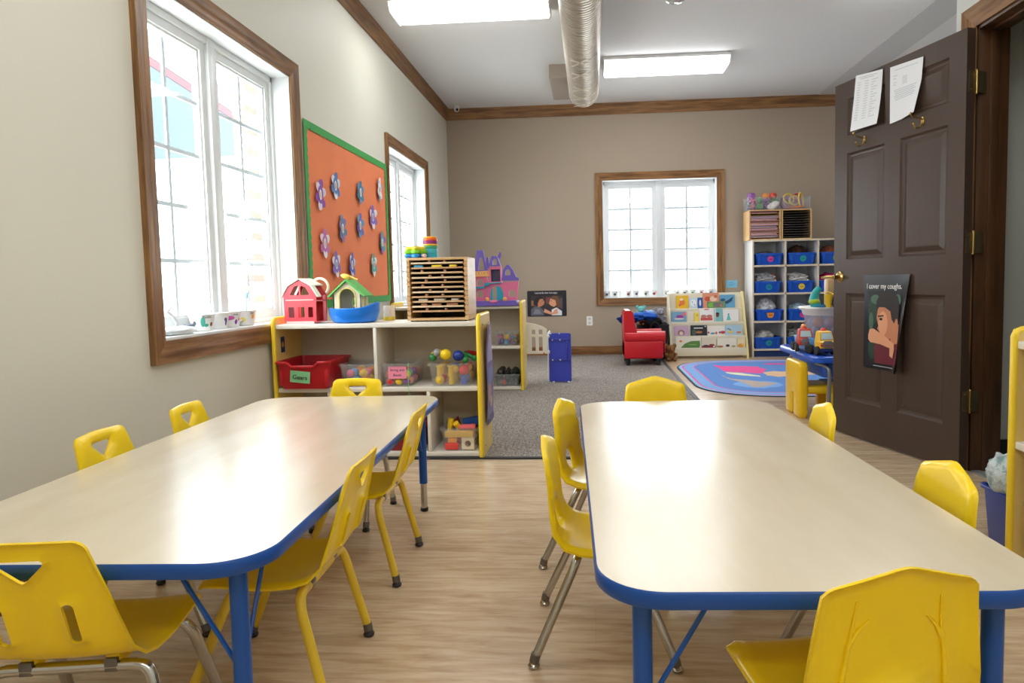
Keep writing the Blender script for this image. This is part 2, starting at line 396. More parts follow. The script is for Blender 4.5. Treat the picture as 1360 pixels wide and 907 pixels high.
# ------------------------------------------------------------------ windows (local frame: x along the wall, +y outwards, z up)
def window(idx, width, height, loc, rz, label, grain, bar=0.010, wall=WT):
    root = bpy.data.objects.new('window_%d' % idx, None); COL.objects.link(root); root.location = loc; root.rotation_euler = (0, 0, rz)
    struct(root, label)
    w, h = width, height; t = 0.09
    prof = [(0, 0.012), (0.02, 0.016), (0.04, 0.016), (0.055, 0.022), (0.075, 0.022), (t, 0.026), (t, 0.0), (0, 0.0)]
    cor = [(-w / 2, 0, -1, -1), (w / 2, 0, 1, -1), (w / 2, h, 1, 1), (-w / 2, h, -1, 1)]
    for i in range(4): MB().rings([[Vector((x + sx * a, -b, z + sz * a)) for a, b in prof] for x, z, sx, sz in (cor[i], cor[(i + 1) % 4])]).build('window_casing', grain if i % 2 else M_oak_x, root, smooth=25)
    mb = MB(); d = wall + 0.02
    for q in ((-w / 2, -w / 2 + 0.008, 0, h), (w / 2 - 0.008, w / 2, 0, h), (-w / 2, w / 2, h - 0.008, h), (-w / 2, w / 2, 0, 0.014)):
        mb.bx(q[0], q[1], -0.004, d, q[2], q[3], 0.002)
    mb.build('window_liner', M_white_sash, root)
    mb = MB(); mb.bx(-0.032, 0.032, 0.095, d, 0.014, h - 0.008, 0.004)
    for q in ((-w / 2 + 0.008, w / 2 - 0.008, h - 0.04, h - 0.008), (-w / 2 + 0.008, w / 2 - 0.008, 0.014, 0.04)): mb.bx(q[0], q[1], 0.1, d, q[2], q[3], 0.003)
    for q in ((-w / 2 + 0.008, -w / 2 + 0.03), (w / 2 - 0.03, w / 2 - 0.008)): mb.bx(q[0], q[1], 0.1, d, 0.014, h - 0.008, 0.003)
    mb.build('window_frame', M_white_sash, root)
    for s in (-1, 1):
        xa, xb = (-w / 2 + 0.03, -0.032) if s < 0 else (0.032, w / 2 - 0.03)
        z0, z1 = 0.04, h - 0.04
        mb = MB(); fwid = 0.042
        mb.wallplate(rect(xa, xb, z0, z1), 0.115, 0.045, [rect(xa + fwid, xb - fwid, z0 + fwid, z1 - fwid)])
        mb.wallplate(rect(xa + fwid - 0.002, xb - fwid + 0.002, z0 + fwid - 0.002, z1 - fwid + 0.002), 0.125, 0.02, [rect(xa + fwid + 0.012, xb - fwid - 0.012, z0 + fwid + 0.012, z1 - fwid - 0.012)])
        sash = mb.build('window_sash', M_white_sash, root, smooth=0)
        ga, gb, g0, g1 = xa + fwid + 0.006, xb - fwid - 0.006, z0 + fwid + 0.006, z1 - fwid - 0.006
        MB().bx(ga, gb, 0.130, 0.134, g0, g1).build('window_pane', M_glass, sash, smooth=0)
        mb = MB(); xc = (ga + gb) / 2
        mb.bx(xc - bar, xc + bar, 0.137, 0.146, g0, g1)
        for k in range(1, 5): zz = g0 + (g1 - g0) * k / 5; mb.bx(ga, gb, 0.1375, 0.1455, zz - bar, zz + bar)
        mb.build('window_grille', mat_grille, sash, smooth=0)
        mb = MB(); xm = xa + 0.03 if s > 0 else xb - 0.03
        mb.bx(xm - 0.03, xm + 0.03, 0.07, 0.1, 0.016, 0.032, 0.006); mb.tube(catmull([(xm, 0.08, 0.03), (xm + 0.03, 0.06, 0.045), (xm + 0.07, 0.06, 0.04)]), 0.006, 8)
        mb.build('crank_handle', M_white_sash, root)
    return root
mat_grille = mat('window_grille_bar', (226, 234, 240), 0.4)
window(1, 1.31, 1.455, (XL, 3.31, 0.735), PI / 2, 'large oak-framed casement window beside the bulletin board', M_oak)
window(2, 1.31, 1.44, (XL, 6.58, 0.735), PI / 2, 'oak-framed casement window near the corner of the cream wall', M_oak)
window(3, 1.40, 1.46, (0.87, YB, 0.712), 0, 'oak-framed casement window in the taupe wall', M_oak, 0.014)

# ------------------------------------------------------------------ doorway and open door
t = 0.094; zt = DO[2]
prof = [(0, 0.012), (0.018, 0.016), (0.05, 0.017), (0.062, 0.022), (0.08, 0.022), (t, 0.026), (t, 0.0), (0, 0.0)]
path = [(DO[1], -0.0, 1, 0), (DO[1], zt, 1, 1), (DO[0], zt, -1, 1), (DO[0], 0.0, -1, 0)]
for i, nm in enumerate(('trim_3', 'trim_6', 'trim_7')): struct(MB().rings([[Vector((XN - b, y + sy * a, z + sz * a)) for a, b in prof] for y, z, sy, sz in path[i:i + 2]]).build(nm, M_oak_y if i == 1 else M_oak, smooth=25), 'oak casing around the doorway')
mb = MB()
for y0, y1 in ((DO[1] - 0.018, DO[1]), (DO[0], DO[0] + 0.018)): mb.bx(XN - 0.004, XN + 0.134, y0, y1, 0, zt, 0.002)
mb.bx(XN - 0.004, XN + 0.134, DO[0], DO[1], zt - 0.018, zt, 0.002)
for y0, y1 in ((DO[1] - 0.03, DO[1] - 0.018), (DO[0] + 0.018, DO[0] + 0.03)): mb.bx(XN + 0.045, XN + 0.085, y0, y1, 0, zt - 0.018, 0.002)
mb.bx(XN + 0.045, XN + 0.085, DO[0], DO[1], zt - 0.03, zt - 0.018, 0.002)
struct(mb.build('trim_4', M_jamb), 'dark stained door jamb')

dA, dB = Vector((1.726, 3.261)), Vector((1.464, 4.17)); dL = (dA - dB).length
drz = math.atan2(dA.y - dB.y, dA.x - dB.x)
door = bpy.data.objects.new('door_1', None); COL.objects.link(door); door.location = (dB.x, dB.y, 0.012); door.rotation_euler = (0, 0, drz)
DM_inv = (Matrix.Translation((dB.x, dB.y, 0.0)) @ Matrix.Rotation(drz, 4, 'Z')).inverted()
tag(door, 'brown six-panel door standing open beside the doorway', 'door', None, 'structure')
H = 2.045
pan = [(u0, u1, z0, z1) for (z0, z1) in ((0.205, 0.83), (1.025, 1.635), (1.735, 1.945)) for (u0, u1) in ((0.112, 0.418), (0.534, 0.845))]
mb = MB()
for side in (0, 1):
    y0, y1 = (0, 0.018) if side == 0 else (0.027, 0.045)
    mb.slab(rect(0, dL, 0, H), [rect(*p) for p in pan], lambda a, b: Vector((a, y0, b)), lambda a, b: Vector((a, y1, b)))
mb.bx(0, dL, 0.017, 0.028, 0, H)
for u0, u1, z0, z1 in pan:
    for (ys, s) in ((0.0, 1), (0.045, -1)):
        mb.rings([[Vector((x, ys + s * d, z)) for x, z in rect(u0 + i, u1 - i, z0 + i, z1 - i)] for i, d in ((0.0, 0.0), (0.006, 0.006), (0.012, 0.010), (0.022, 0.012), (0.046, 0.004), (0.052, 0.0035))], cap0=False)
mb.build('door_leaf', M_door, door, smooth=0)
for z in (0.33, 1.075, 1.805):
    px_, py_ = dL + 0.006, 0.050
    h = MB().tube([(px_, py_, z - 0.05), (px_, py_, z + 0.05)], 0.006, 10).ell((px_, py_, z + 0.052), (0.006, 0.006, 0.006), 8).ell((px_, py_, z - 0.052), (0.006, 0.006, 0.006), 8).build('hinge', M_brass, door)
    MB().bx(dL + 0.0004, dL + 0.0026, 0.012, 0.046, z - 0.048, z + 0.048, 0.0006).build('hinge_leaf', M_hinge, h)
    iv = DM_inv @ Vector((XN + 0.03, DO[1] - 0.021, z)); e0 = Vector((px_, py_, z)); q = (iv - e0); q.z = 0; n_ = q.cross(Vector((0, 0, 1))).normalized() * 0.0012
    MB().rings([[e0 + n_ * sg + Vector((0, 0, dz)) for sg, dz in ((-1, -0.048), (1, -0.048), (1, 0.048), (-1, 0.048))], [e0 + q + n_ * sg + Vector((0, 0, dz)) for sg, dz in ((-1, -0.048), (1, -0.048), (1, 0.048), (-1, 0.048))]]).build('hinge_leaf', M_hinge, h, smooth=0)
    mb = MB()
    for dz in (-0.033, 0, 0.033): mb.lathe([(0.005, 0), (0.004, 0.002), (0, 0.0025)], 10, (dL + 0.0026, 0.026, z + dz), (0, PI / 2, 0))
    mb.build('screw', M_steel, h)
k = MB().lathe([(0.033, 0), (0.033, 0.004), (0.028, 0.009), (0.013, 0.012), (0.011, 0.03), (0.013, 0.038), (0.012, 0.046), (0.0, 0.048)], 24, (0.058, 0, 0.925), (PI / 2, 0, 0))
hd = k.build('door_handle', M_brass, door)
MB().tube(catmull([(0.058, -0.042, 0.925), (0.03, -0.046, 0.926), (-0.01, -0.05, 0.925), (-0.05, -0.046, 0.922)]), lambda s: 0.011 - 0.003 * s, 10).build('lever', M_brass, hd)
for u, z in ((0.262, 1.683), (0.688, 1.687)):
    hk = MB().lathe([(0.001, 0), (0.011, 0), (0.011, 0.004), (0.0, 0.006)], 16, (u, 0, z), (PI / 2, 0, 0), 1, 1.9).build('coat_hook', M_brass, door)
    MB().tube(catmull([(u, -0.004, z + 0.01), (u - 0.004, -0.03, z + 0.016), (u - 0.006, -0.055, z + 0.022), (u - 0.006, -0.066, z + 0.034)]), lambda s: 0.0045 - 0.001 * s, 8).ell((u - 0.006, -0.067, z + 0.036), (0.007,) * 3, 8).build('upper_prong', M_brass, hk)
    MB().tube(catmull([(u, -0.004, z - 0.008), (u - 0.003, -0.02, z - 0.03), (u - 0.004, -0.04, z - 0.032), (u - 0.005, -0.05, z - 0.015)]), lambda s: 0.0045 - 0.001 * s, 8).ell((u - 0.005, -0.05, z - 0.013), (0.006,) * 3, 8).build('lower_prong', M_brass, hk)
DM = Matrix.Translation((dB.x, dB.y, 0.012)) @ Matrix.Rotation(drz, 4, 'Z')
def on_door(u, z, out=0.0): return DM @ Vector((u, -out, z - 0.012))

def door_paper(name, label, quad, lines, curl):
    (u0, z0), (u1, z1), (u2, z2), (u3, z3) = quad                # tl, tr, br, bl
    o = thing(name, label, 'paper', on_door(u0, z0), drz)
    def f(off):
        def g(a, b):
            u = (u0 * (1 - a) + u1 * a) * b + (u3 * (1 - a) + u2 * a) * (1 - b)
            z = (z0 * (1 - a) + z1 * a) * b + (z3 * (1 - a) + z2 * a) * (1 - b)
            return Vector((u - u0, -0.003 - off - curl(a, b), z - z0))
        return g
    MB().slab(dense(rect(0, 1, 0, 1), 0.06), [], f(0), f(0.0006), 0.06).build('sheet', M_paper, o)
    mb = MB()
    for (a0, a1, b) in lines: mb.slab(rect(a0, a1, b - 0.006, b + 0.006), [], f(0.0008), f(0.001), 0.2)
    mb.build('print', P(196, 199, 207, rough=0.8), o); return o
ln = [(0.12, 0.82, 0.95), (0.2, 0.7, 0.92)] + [(0.1, 0.22, 0.86 - 0.045 * k) for k in range(16)] + [(0.38, 0.52, 0.86 - 0.045 * k) for k in range(16)] + [(0.62, 0.85 - 0.07 * (k % 3), 0.86 - 0.045 * k) for k in range(16)]
door_paper('notice_sheet', 'white printed list curling on the door, above the hook nearer the lever handle', ((0.192, 2.063), (0.407, 2.036), (0.400, 1.752), (0.158, 1.762)), ln, lambda a, b: 0.004 + 0.02 * (1 - b) ** 2 * (0.4 + a))
ln = [(0.15, 0.85, 0.92), (0.1, 0.24, 0.82), (0.1, 0.2, 0.77), (0.1, 0.22, 0.70), (0.1, 0.2, 0.66)] + [(0.14 + 0.02 * (k % 3), 0.86 - 0.05 * (k % 2), 0.56 - 0.035 * k) for k in range(6)] + [(0.4, 0.55, 0.76 - 0.03 * k) for k in range(5)]
door_paper('notice_letter', 'white printed letter taped to the door near its top hinge', ((0.463, 2.026), (0.692, 2.010), (0.668, 1.748), (0.466, 1.735)), ln, lambda a, b: 0.004 + 0.028 * (max(0, a - 0.4) * max(0, 0.6 - b)) ** 1 * 3)

def picture(root, W, Hh, shapes, out=0.0012, name='picture', f=None):
    """flat printed areas on a sheet; (rgb, outline in 0..1 coordinates, y up)"""
    mats, idx = [], {}; mb = MB()
    for i, (rgb, poly) in enumerate(shapes):
        if f: poly = dense(poly, 0.05)
        if rgb not in idx: idx[rgb] = len(mats); mats.append(P(*rgb, rough=0.45))
        mb.m = idx[rgb]; o0 = out + (0.0005 if f else 0.00025) * i
        if f: g0, g1 = f(o0), f(o0 + 0.0002)
        else:
            g0 = lambda a, b, o0=o0: Vector((a * W, -o0, b * Hh)); g1 = lambda a, b, o0=o0: Vector((a * W, -o0 - 0.0002, b * Hh))
        mb.slab(poly, [], g0, g1, 0.06 if f else None)
    mb.m = 0; return mb.build(name, mats, root, smooth=0)
def el(cx, cy, rx, ry, n=16): return oval(rx, ry, n, cx, cy)

# poster of a child coughing into an elbow, curling away from the door at its lower corner
po = thing('cough_poster', 'dark poster of a child coughing into an elbow, curling off the brown door', 'poster', on_door(0.277, 0.425), drz)
PW, PH = 0.358, 0.517
def pf(off):
    def g(a, b):
        c = max(0.0, a - 0.55) ** 2 * (1.12 - b)
        return Vector((a * PW - 0.42 * PW * c * 1.2, -0.003 - off - 0.30 * c, b * PH + 0.004))
    return g
MB().slab(dense(rect(0, 1, 0, 1), 0.05), [], pf(0), pf(0.0008), 0.05).build('sheet', P(20, 22, 30, rough=0.3), po)
skin, skin2, hair, shirt, leaf, leaf2, navy = (196, 128, 92), (222, 158, 120), (34, 28, 28), (104, 26, 44), (32, 62, 48), (70, 104, 84), (20, 26, 34)
sh = [(navy, rect(0.09, 0.88, 0.06, 0.83)), (leaf, el(0.2, 0.62, 0.10, 0.16)), (leaf2, el(0.26, 0.74, 0.10, 0.05)), (leaf2, el(0.17, 0.5, 0.05, 0.10)), (leaf, el(0.2, 0.22, 0.09, 0.12)), (leaf2, el(0.76, 0.74, 0.10, 0.06)),
      (shirt, [(0.26, 0.065), (0.24, 0.25), (0.34, 0.36), (0.6, 0.36), (0.86, 0.30), (0.87, 0.065)]),
      (skin, [(0.6, 0.28), (0.62, 0.45), (0.86, 0.5), (0.86, 0.3)]),
      (skin, [(0.33, 0.66), (0.30, 0.54), (0.34, 0.46), (0.31, 0.43), (0.37, 0.40), (0.36, 0.34), (0.48, 0.30), (0.66, 0.36), (0.76, 0.46), (0.80, 0.60), (0.7, 0.70), (0.45, 0.70)]),
      (skin2, el(0.44, 0.49, 0.10, 0.13)),
      (hair, [(0.30, 0.62), (0.30, 0.72), (0.38, 0.81), (0.56, 0.83), (0.76, 0.78), (0.84, 0.66), (0.83, 0.55), (0.74, 0.55), (0.70, 0.5), (0.63, 0.54), (0.60, 0.62), (0.48, 0.66), (0.36, 0.66)]),
      (skin, el(0.78, 0.49, 0.045, 0.055)), (hair, el(0.40, 0.535, 0.035, 0.014)), (hair, [(0.34, 0.57), (0.46, 0.58), (0.46, 0.565), (0.34, 0.555)]),
      (skin2, [(0.13, 0.36), (0.16, 0.42), (0.24, 0.43), (0.5, 0.36), (0.66, 0.30), (0.72, 0.30), (0.74, 0.24), (0.68, 0.14), (0.6, 0.16), (0.6, 0.24), (0.4, 0.27), (0.18, 0.28), (0.13, 0.31)]),
      ((206, 206, 212), rect(0.25, 0.7, 0.034, 0.040))]
picture(po, PW, PH, sh, 0.0012, 'picture', pf)
text('I cover my coughs.', 0.041, M_white, 'lettering', po, (0.175, -0.020, 0.458), UPRIGHT, 0.0004, 'CENTER', 0.86)

# ------------------------------------------------------------------ floor coverings
M_carpet = mat('grey_loop_carpet', (112, 104, 98), 0.95, spec=0.1, var=((178, 170, 162), (150, 46, 60), 4, 0.34, 0.66), bump=((300, 110, 200), 0.6))
struct(MB().bx(XL + 0.017, 0.80, 3.56, YB - 0.017, 0, 0.008, 0.002).build('floor_carpet', M_carpet), 'grey-brown heathered carpet')
mb = MB(); mb.bx(XL + 0.017, 0.835, 3.53, 3.56, 0, 0.010, 0.003).bx(0.80, 0.835, 3.56, YB - 0.017, 0, 0.010, 0.003)
struct(mb.build('trim_5', P(46, 44, 46, rough=0.6)), 'dark edging strip along the carpet')

# ------------------------------------------------------------------ classroom tables
TZ = 0.475
def make_table(label, cx, cy, w, l, rz):
    t = thing('activity_table', label, 'table', (cx, cy, 0), rz, 'maple-topped tables with blue edges')
    MB().prism(rrect(w - 0.006, l - 0.006, 0.105, 10), 0.024, None, [], TZ - 0.024).build('tabletop', M_lam, t, smooth=30)
    o = rrect(w, l, 0.108, 10); i = rrect(w - 0.006, l - 0.006, 0.105, 10)
    mb = MB(); z0, z1 = TZ - 0.029, TZ
    mb.rings([[Vector((x, y, z)) for x, y in q] for q, z in ((i, z0), (o, z0 + 0.003), (o, z1 - 0.003), (i, z1 - 0.0002))], cap0=False, cap1=False)
    mb.rings([[Vector((x, y, z)) for x, y in q] for q, z in ((i, z0), (rrect(w - 0.03, l - 0.03, 0.09, 10), z0))], cap0=False, cap1=False)
    mb.build('edge_band', M_blue, t, smooth=50)
    for sx in (-1, 1):
        for sy in (-1, 1):
            x, y = sx * (w / 2 - 0.075), sy * (l / 2 - 0.08)
            lg = MB().cyl((x, y, 0.118), (x, y, TZ - 0.026), 0.0165, seg=20).lathe([(0.045, 0), (0.045, 0.003), (0.02, 0.006)], 20, (x, y, TZ - 0.034)).build('leg', M_blue_leg, t)
            MB().cyl((x, y, 0.012), (x, y, 0.125), 0.0135, seg=18).build('leg_extension', M_chrome, lg)
            MB().lathe([(0.0145, 0), (0.016, 0.003), (0.016, 0.014), (0.013, 0.016)], 18, (x, y, 0)).build('foot_cap', M_rubber, lg)
            for (dx, dy) in ((-sx * 0.13, 0), (0, -sy * 0.13)):
                MB().tube([(x, y, 0.235), (x + dx * 0.06, y + dy * 0.06, 0.245), (x + dx * 0.95, y + dy * 0.95, TZ - 0.03), (x + dx * 1.12, y + dy * 1.12, TZ - 0.028)], 0.0045, 8).build('leg_brace', M_blue_leg, lg)
    return t
make_table('long maple-topped table with blue edge along the cream wall', -0.991, 1.94, 0.764, 1.715, math.radians(1.8))
make_table('maple-topped table with blue edge and window glare, next to the open door', 0.335, 1.82, 0.715, 1.615, math.radians(1.9))

# ------------------------------------------------------------------ children's chairs (origin on the floor, sitter faces +y)
def chair_shell(prof, width, hole_fn, outline_fn, lip=0.008, dish=0.010, scoop=0.008):
    pr = catmull(prof, 8); ss = [0.0]
    for a, b in zip(pr, pr[1:]): ss.append(ss[-1] + (b - a).length)
    L = ss[-1]
    def at(v):
        v = max(0, min(L, v)); i = 0
        while i < len(ss) - 2 and ss[i + 1] < v: i += 1
        f = (v - ss[i]) / max(1e-9, ss[i + 1] - ss[i]); p = pr[i].lerp(pr[i + 1], f)
        a, b = pr[max(0, i - 1)], pr[min(len(pr) - 1, i + 2)]; d = (b - a).normalized()
        return p, Vector((0, d.z, -d.y)) * -1.0                       # normal towards the sitter
    out = outline_fn(L); holes = hole_fn(L)
    loops = [out] + holes
    def fn(off):
        def g(x, v):
            p, nrm = at(v)
            if nrm.y < -0.2 or nrm.z < -0.2: nrm = -nrm
            hw = width(v / L)
            bend = (x / hw) ** 2
            up = max(0.0, nrm.z); k = dish * (1 - up) + scoop * up
            d = min(seg_dist((x, v), q) for q in loops)
            e = max(0.0, 1 - d / 0.013) ** 2
            return Vector((x, p.y, p.z)) + nrm * (k * (bend - 0.6) - lip * e + off)
        return g
    return fn, out, holes, L

def chair_legs(root, leg_mat, glide_mat, rear, front, seat_z, r=0.0112):
    """rear/front: (y at seat, y at floor, x at seat, x at floor)"""
    for (ys, yf, xs, xf) in (rear, front):
        MB().cyl((-xs, ys, seat_z), (xs, ys, seat_z), r, seg=14).build('crossbar', leg_mat, root)
        for s in (-1, 1):
            dy = yf - ys
            B0, B1 = Vector((s * (xs + 0.034), ys + dy * 0.14, seat_z - 0.036)), Vector((s * xf, yf - dy * 0.05, 0.028))
            pts = catmull([(s * xs * 0.98, ys, seat_z), (s * (xs + 0.020), ys + dy * 0.03, seat_z - 0.007), B0, B0.lerp(B1, 0.25), B0.lerp(B1, 0.6), B1], 7)
            lg = MB().tube(pts, r, 12).build('leg', leg_mat, root)
            MB().cyl((s * xf, yf - dy * 0.06, 0.036), (s * xf, yf - dy * 0.01, 0.016), r + 0.0012, seg=14).build('foot_collar', M_steel, lg)
            MB().lathe([(0.009, 0), (0.0135, 0.002), (0.015, 0.007), (0.0115, 0.013), (0.006, 0.016), (0.005, 0.02)], 16, (s * xf, yf, 0)).build('foot_glide', glide_mat, lg)

def make_chair_a(label, leg_mat, group):
    """rounded back with a triangular hand hole and two upright slots"""
    t = thing('stacking_chair', label, 'chair', (0, 0, 0), 0, group)
    prof = [(0, -0.206, .546), (0, -0.180, .45), (0, -0.158, .37), (0, -0.136, .315), (0, -0.092, .288), (0, -0.01, .281), (0, .075, .286), (0, .125, .286), (0, .152, .272)]
    wid = lambda f: 0.110 + 0.037 * min(1, f / 0.5) - 0.006 * max(0, (f - 0.7) / 0.3)
    def outl(L):
        r, n = 0.026, 6; top = []
        for k in range(n + 1):
            a = PI / 2 * k / n; top.append((wid(0) - r + r * math.sin(a), 0.005 + r - r * math.cos(a)))
        side = [(wid(k / 14), L * k / 14) for k in range(3, 13)]
        fr = [(wid(1) - 0.03 + 0.03 * math.cos(PI / 2 * k / 4), L - 0.03 + 0.03 * math.sin(PI / 2 * k / 4)) for k in range(5)]
        right = top + side + fr
        return [(0.0, 0.0), (0.03, 0.0012)] + right + [(-x, y) for x, y in reversed(right)] + [(-0.03, 0.0012)]
    def holes(L):
        tri = [(-0.040, 0.039), (-0.036, 0.035), (0.036, 0.035), (0.040, 0.039), (0.037, 0.046), (0.006, 0.076), (0.0, 0.079), (-0.006, 0.076), (-0.037, 0.046)]
        out = [tri]
        for s in (-1, 1): out.append(rrect(0.019, 0.082, 0.009, 4, s * 0.058, 0.168))
        return out
    fn, out, hs, L = chair_shell(prof, wid, holes, outl)
    MB().slab(out, hs, fn(0), fn(-0.0055), 0.016).build('shell', M_yellow, t, smooth=50)
    for s in (-1, 1):
        MB().box((s * 0.075, -0.075, 0.268), (0.03, 0.05, 0.026), 0.008).build('mounting_boss', M_yellow, t)
        MB().box((s * 0.075, -0.092, 0.262), (0.024, 0.028, 0.026), 0.002).build('bracket', M_steel, t)
    chair_legs(t, leg_mat, M_rubber, (-0.095, -0.155, 0.115, 0.162), (0.065, 0.165, 0.108, 0.16), 0.257)
    return t

def make_chair_b(label, group):
    """peaked one-piece back with an opening above the seat"""
    t = thing('shell_chair', label, 'chair', (0, 0, 0), 0, group)
    prof = [(0, -0.150, .546), (0, -0.136, .45), (0, -0.129, .36), (0, -0.115, .312), (0, -0.078, .290), (0, -0.005, .283), (0, .075, .288), (0, .125, .288), (0, .15, .274)]
    wid = lambda f: 0.116 + 0.03 * min(1, f / 0.45) - 0.004 * max(0, (f - 0.7) / 0.3)
    def outl(L):
        right = [(0.014, 0.002), (0.06, 0.015), (0.106, 0.029), (0.113, 0.033), (wid(0.085), 0.042)] + [(wid(k / 14), L * k / 14) for k in range(2, 13)]
        right += [(wid(1) - 0.03 + 0.03 * math.cos(PI / 2 * k / 4), L - 0.03 + 0.03 * math.sin(PI / 2 * k / 4)) for k in range(5)]
        return [(0.0, 0.0)] + right + [(-x, y) for x, y in reversed(right)]
    def holes(L): return [[(-0.046, 0.206), (-0.034, 0.188), (-0.02, 0.182), (0.02, 0.182), (0.034, 0.188), (0.046, 0.206), (0.030, 0.232), (0.012, 0.238), (-0.012, 0.238), (-0.030, 0.232)]]
    fn, out, hs, L = chair_shell(prof, wid, holes, outl, lip=0.011, dish=0.010)
    MB().slab(out, hs, fn(0), fn(-0.0055), 0.016).build('shell', M_yellow, t, smooth=50)
    f = fn(-0.0065)
    for s in (-1, 1):
        mb = MB(); mb.tube([f(s * x, v) for x, v in ((0.066, 0.055), (0.07, 0.10), (0.078, 0.15), (0.085, 0.20))], lambda q: 0.001 + 0.005 * q, 6)
        mb.tube([f(s * x, v) for x, v in ((0.074, 0.125), (0.06, 0.10), (0.045, 0.085))], lambda q: 0.0042 - 0.003 * q, 6)
        mb.build('rib', M_yellow, t)
        MB().box((s * 0.078, -0.07, 0.268), (0.026, 0.04, 0.022), 0.004).build('bracket', M_steel, t)
    chair_legs(t, M_chrome, M_chrome, (-0.075, -0.187, 0.09, 0.162), (0.06, 0.162, 0.09, 0.16), 0.262)
    return t
GA, GB = 'yellow chairs at the long table by the wall', 'yellow chairs at the table by the open door'
R = math.radians
ca = make_chair_a('yellow chair with a triangular hand hole and chrome legs, its back nearest the viewer at the long table by the wall', M_chrome, GA)
ca['label'] = 'yellow chrome-legged chair with triangle hole at the viewer\'s end of the wall table'
ca.location = (-0.982, 1.232, 0); ca.rotation_euler = (0, 0, R(8))
dup(ca, (-1.235, 1.87, 0), R(-87), 'yellow triangle-holed chair between table and cream wall, lower in view of the two')
dup(ca, (-1.235, 2.30, 0), R(-85), 'yellow triangle-holed chair by the cream wall, beside the corner near the shelf')
dup(ca, (-1.033, 2.66, 0), R(178), 'yellow triangle-holed chair at the table end facing away from the toy shelf')
cy = make_chair_a('yellow chair on yellow-painted legs, first along the aisle from the viewer', M_yellow_leg, GA)
cy.location = (-0.764, 1.565, 0); cy.rotation_euler = (0, 0, R(92))
dup(cy, (-0.784, 2.185, 0), R(92), 'yellow chair on yellow-painted legs, farther along the aisle near the blue table leg')
cb = make_chair_b('large yellow chair with peaked back in the foreground, rear ribs showing', GB)
cb.location = (0.402, 1.112, 0); cb.rotation_euler = (0, 0, R(12))
dup(cb, (0.036, 1.755, 0), R(-91), 'yellow chrome-legged shell chair seen edge-on in the aisle, closer to the viewer')
dup(cb, (0.050, 2.28, 0), R(-104), 'yellow chrome-legged shell chair in the aisle with an opening above its seat showing')
dup(cb, (0.265, 2.665, 0), R(180), 'yellow peaked chair at the far table end with the carpet behind it')
dup(cb, (0.592, 2.21, 0), R(86), 'small-looking yellow chair tucked in below the lower free corner of the door')
dup(cb, (0.615, 1.50, 0), R(88), 'yellow peaked chair tucked in beside the blue bin and door jamb')

# ------------------------------------------------------------------ low storage shelves
def shelf_unit(label, x0, x1, y0, depth, lowers, uppers, loc_rz=0, top=0.742, panel=0.772, origin=None, mid=0.393):
    cx = (x0 + x1) / 2; o = origin or (cx, y0, 0)
    t = thing('storage_shelf', label, 'shelf', o, loc_rz)
    a, b = x0 - cx, x1 - cx; th = 0.026; d = depth
    for q, s in ((a, 1), (b - th, -1)):
        sil = [(0.004, 0.0), (d, 0.0), (d, panel - 0.01), (d - 0.01, panel), (0.016, panel), (0.004, panel - 0.012)]
        sp = MB().prism(sil, th - 0.002, Matrix(((0, 0, 1, q + 0.001), (1, 0, 0, 0), (0, 1, 0, 0), (0, 0, 0, 1)))).build('side_panel', M_maple, t, smooth=0)
        MB().tube([(q + th / 2, 0.004, 0.004), (q + th / 2, 0.004, panel - 0.02), (q + th / 2, 0.010, panel - 0.006), (q + th / 2, 0.024, panel), (q + th / 2, d - 0.01, panel)], 0.0128, 10).build('edge_band', M_yedge, sp)
        mb = MB()
        for yy in (0.06, d - 0.06):
            for zz in (0.06, 0.36, panel - 0.05): mb.lathe([(0.005, 0), (0.004, 0.0015), (0, 0.0018)], 8, (q + (th if s < 0 else 0), yy, zz), (0, PI / 2 * (1 if s < 0 else -1), 0))
        mb.build('screw', M_steel, sp)
    for z0, z1 in ((top - 0.024, top), (mid - 0.024, mid), (0.012, 0.037)):
        MB().bx(a + th, b - th, 0.004, d - 0.008, z0, z1, 0.003).build('shelf_board', M_board, t)
    for x in uppers: MB().bx(x - cx - 0.009, x - cx + 0.009, 0.006, d - 0.008, mid, top - 0.024, 0.002).build('divider', M_board, t)
    for x in lowers: MB().bx(x - cx - 0.009, x - cx + 0.009, 0.006, d - 0.008, 0.037, mid - 0.024, 0.002).build('divider', M_board, t)
    MB().bx(a + th, b - th, d - 0.008, d - 0.002, 0.012, top).build('back_panel', M_backp, t, smooth=0)
    MB().bx(a + th, b - th, 0.02, 0.03, 0.0, 0.012).build('kick_strip', M_black, t, smooth=0)
    return t
Y1 = 3.545
s1 = shelf_unit('long yellow-edged toy shelf with a barn and a puzzle rack on top', -1.738, -0.585, Y1, 0.335, (-1.43, -0.881), (-1.164,))
mb = MB(); mb.m = 0; mb.bx(-1.7105, -1.7095, 3.60, 3.645, 0.585, 0.672); st = mb.build('sticker', [P(24, 52, 92)], None, smooth=0)
st.location = (0, 0, 0); tag(st, 'small dark blue sticker inside the left end of the long toy shelf', 'sticker')
MB().slab(el(3.622, 0.628, 0.012, 0.016), [], lambda a, b: Vector((-1.7095, a, b)), lambda a, b: Vector((-1.7092, a, b))).build('emblem', P(214, 150, 60), st, smooth=0)
s2 = shelf_unit('yellow-edged toy shelf on the carpet with the castle on top', -1.74, -0.585, 5.765, 0.335, (-1.16,), (-1.16,))
# shelf along the right wall, opening towards the tables
s3 = shelf_unit('yellow-ended shelf at the right edge with white boards, in front of the doorway', -0.6, 0.6, 0, 0.30, (), (), -PI / 2, 0.735, 0.768, (1.315, 1.60, 0), 0.42)

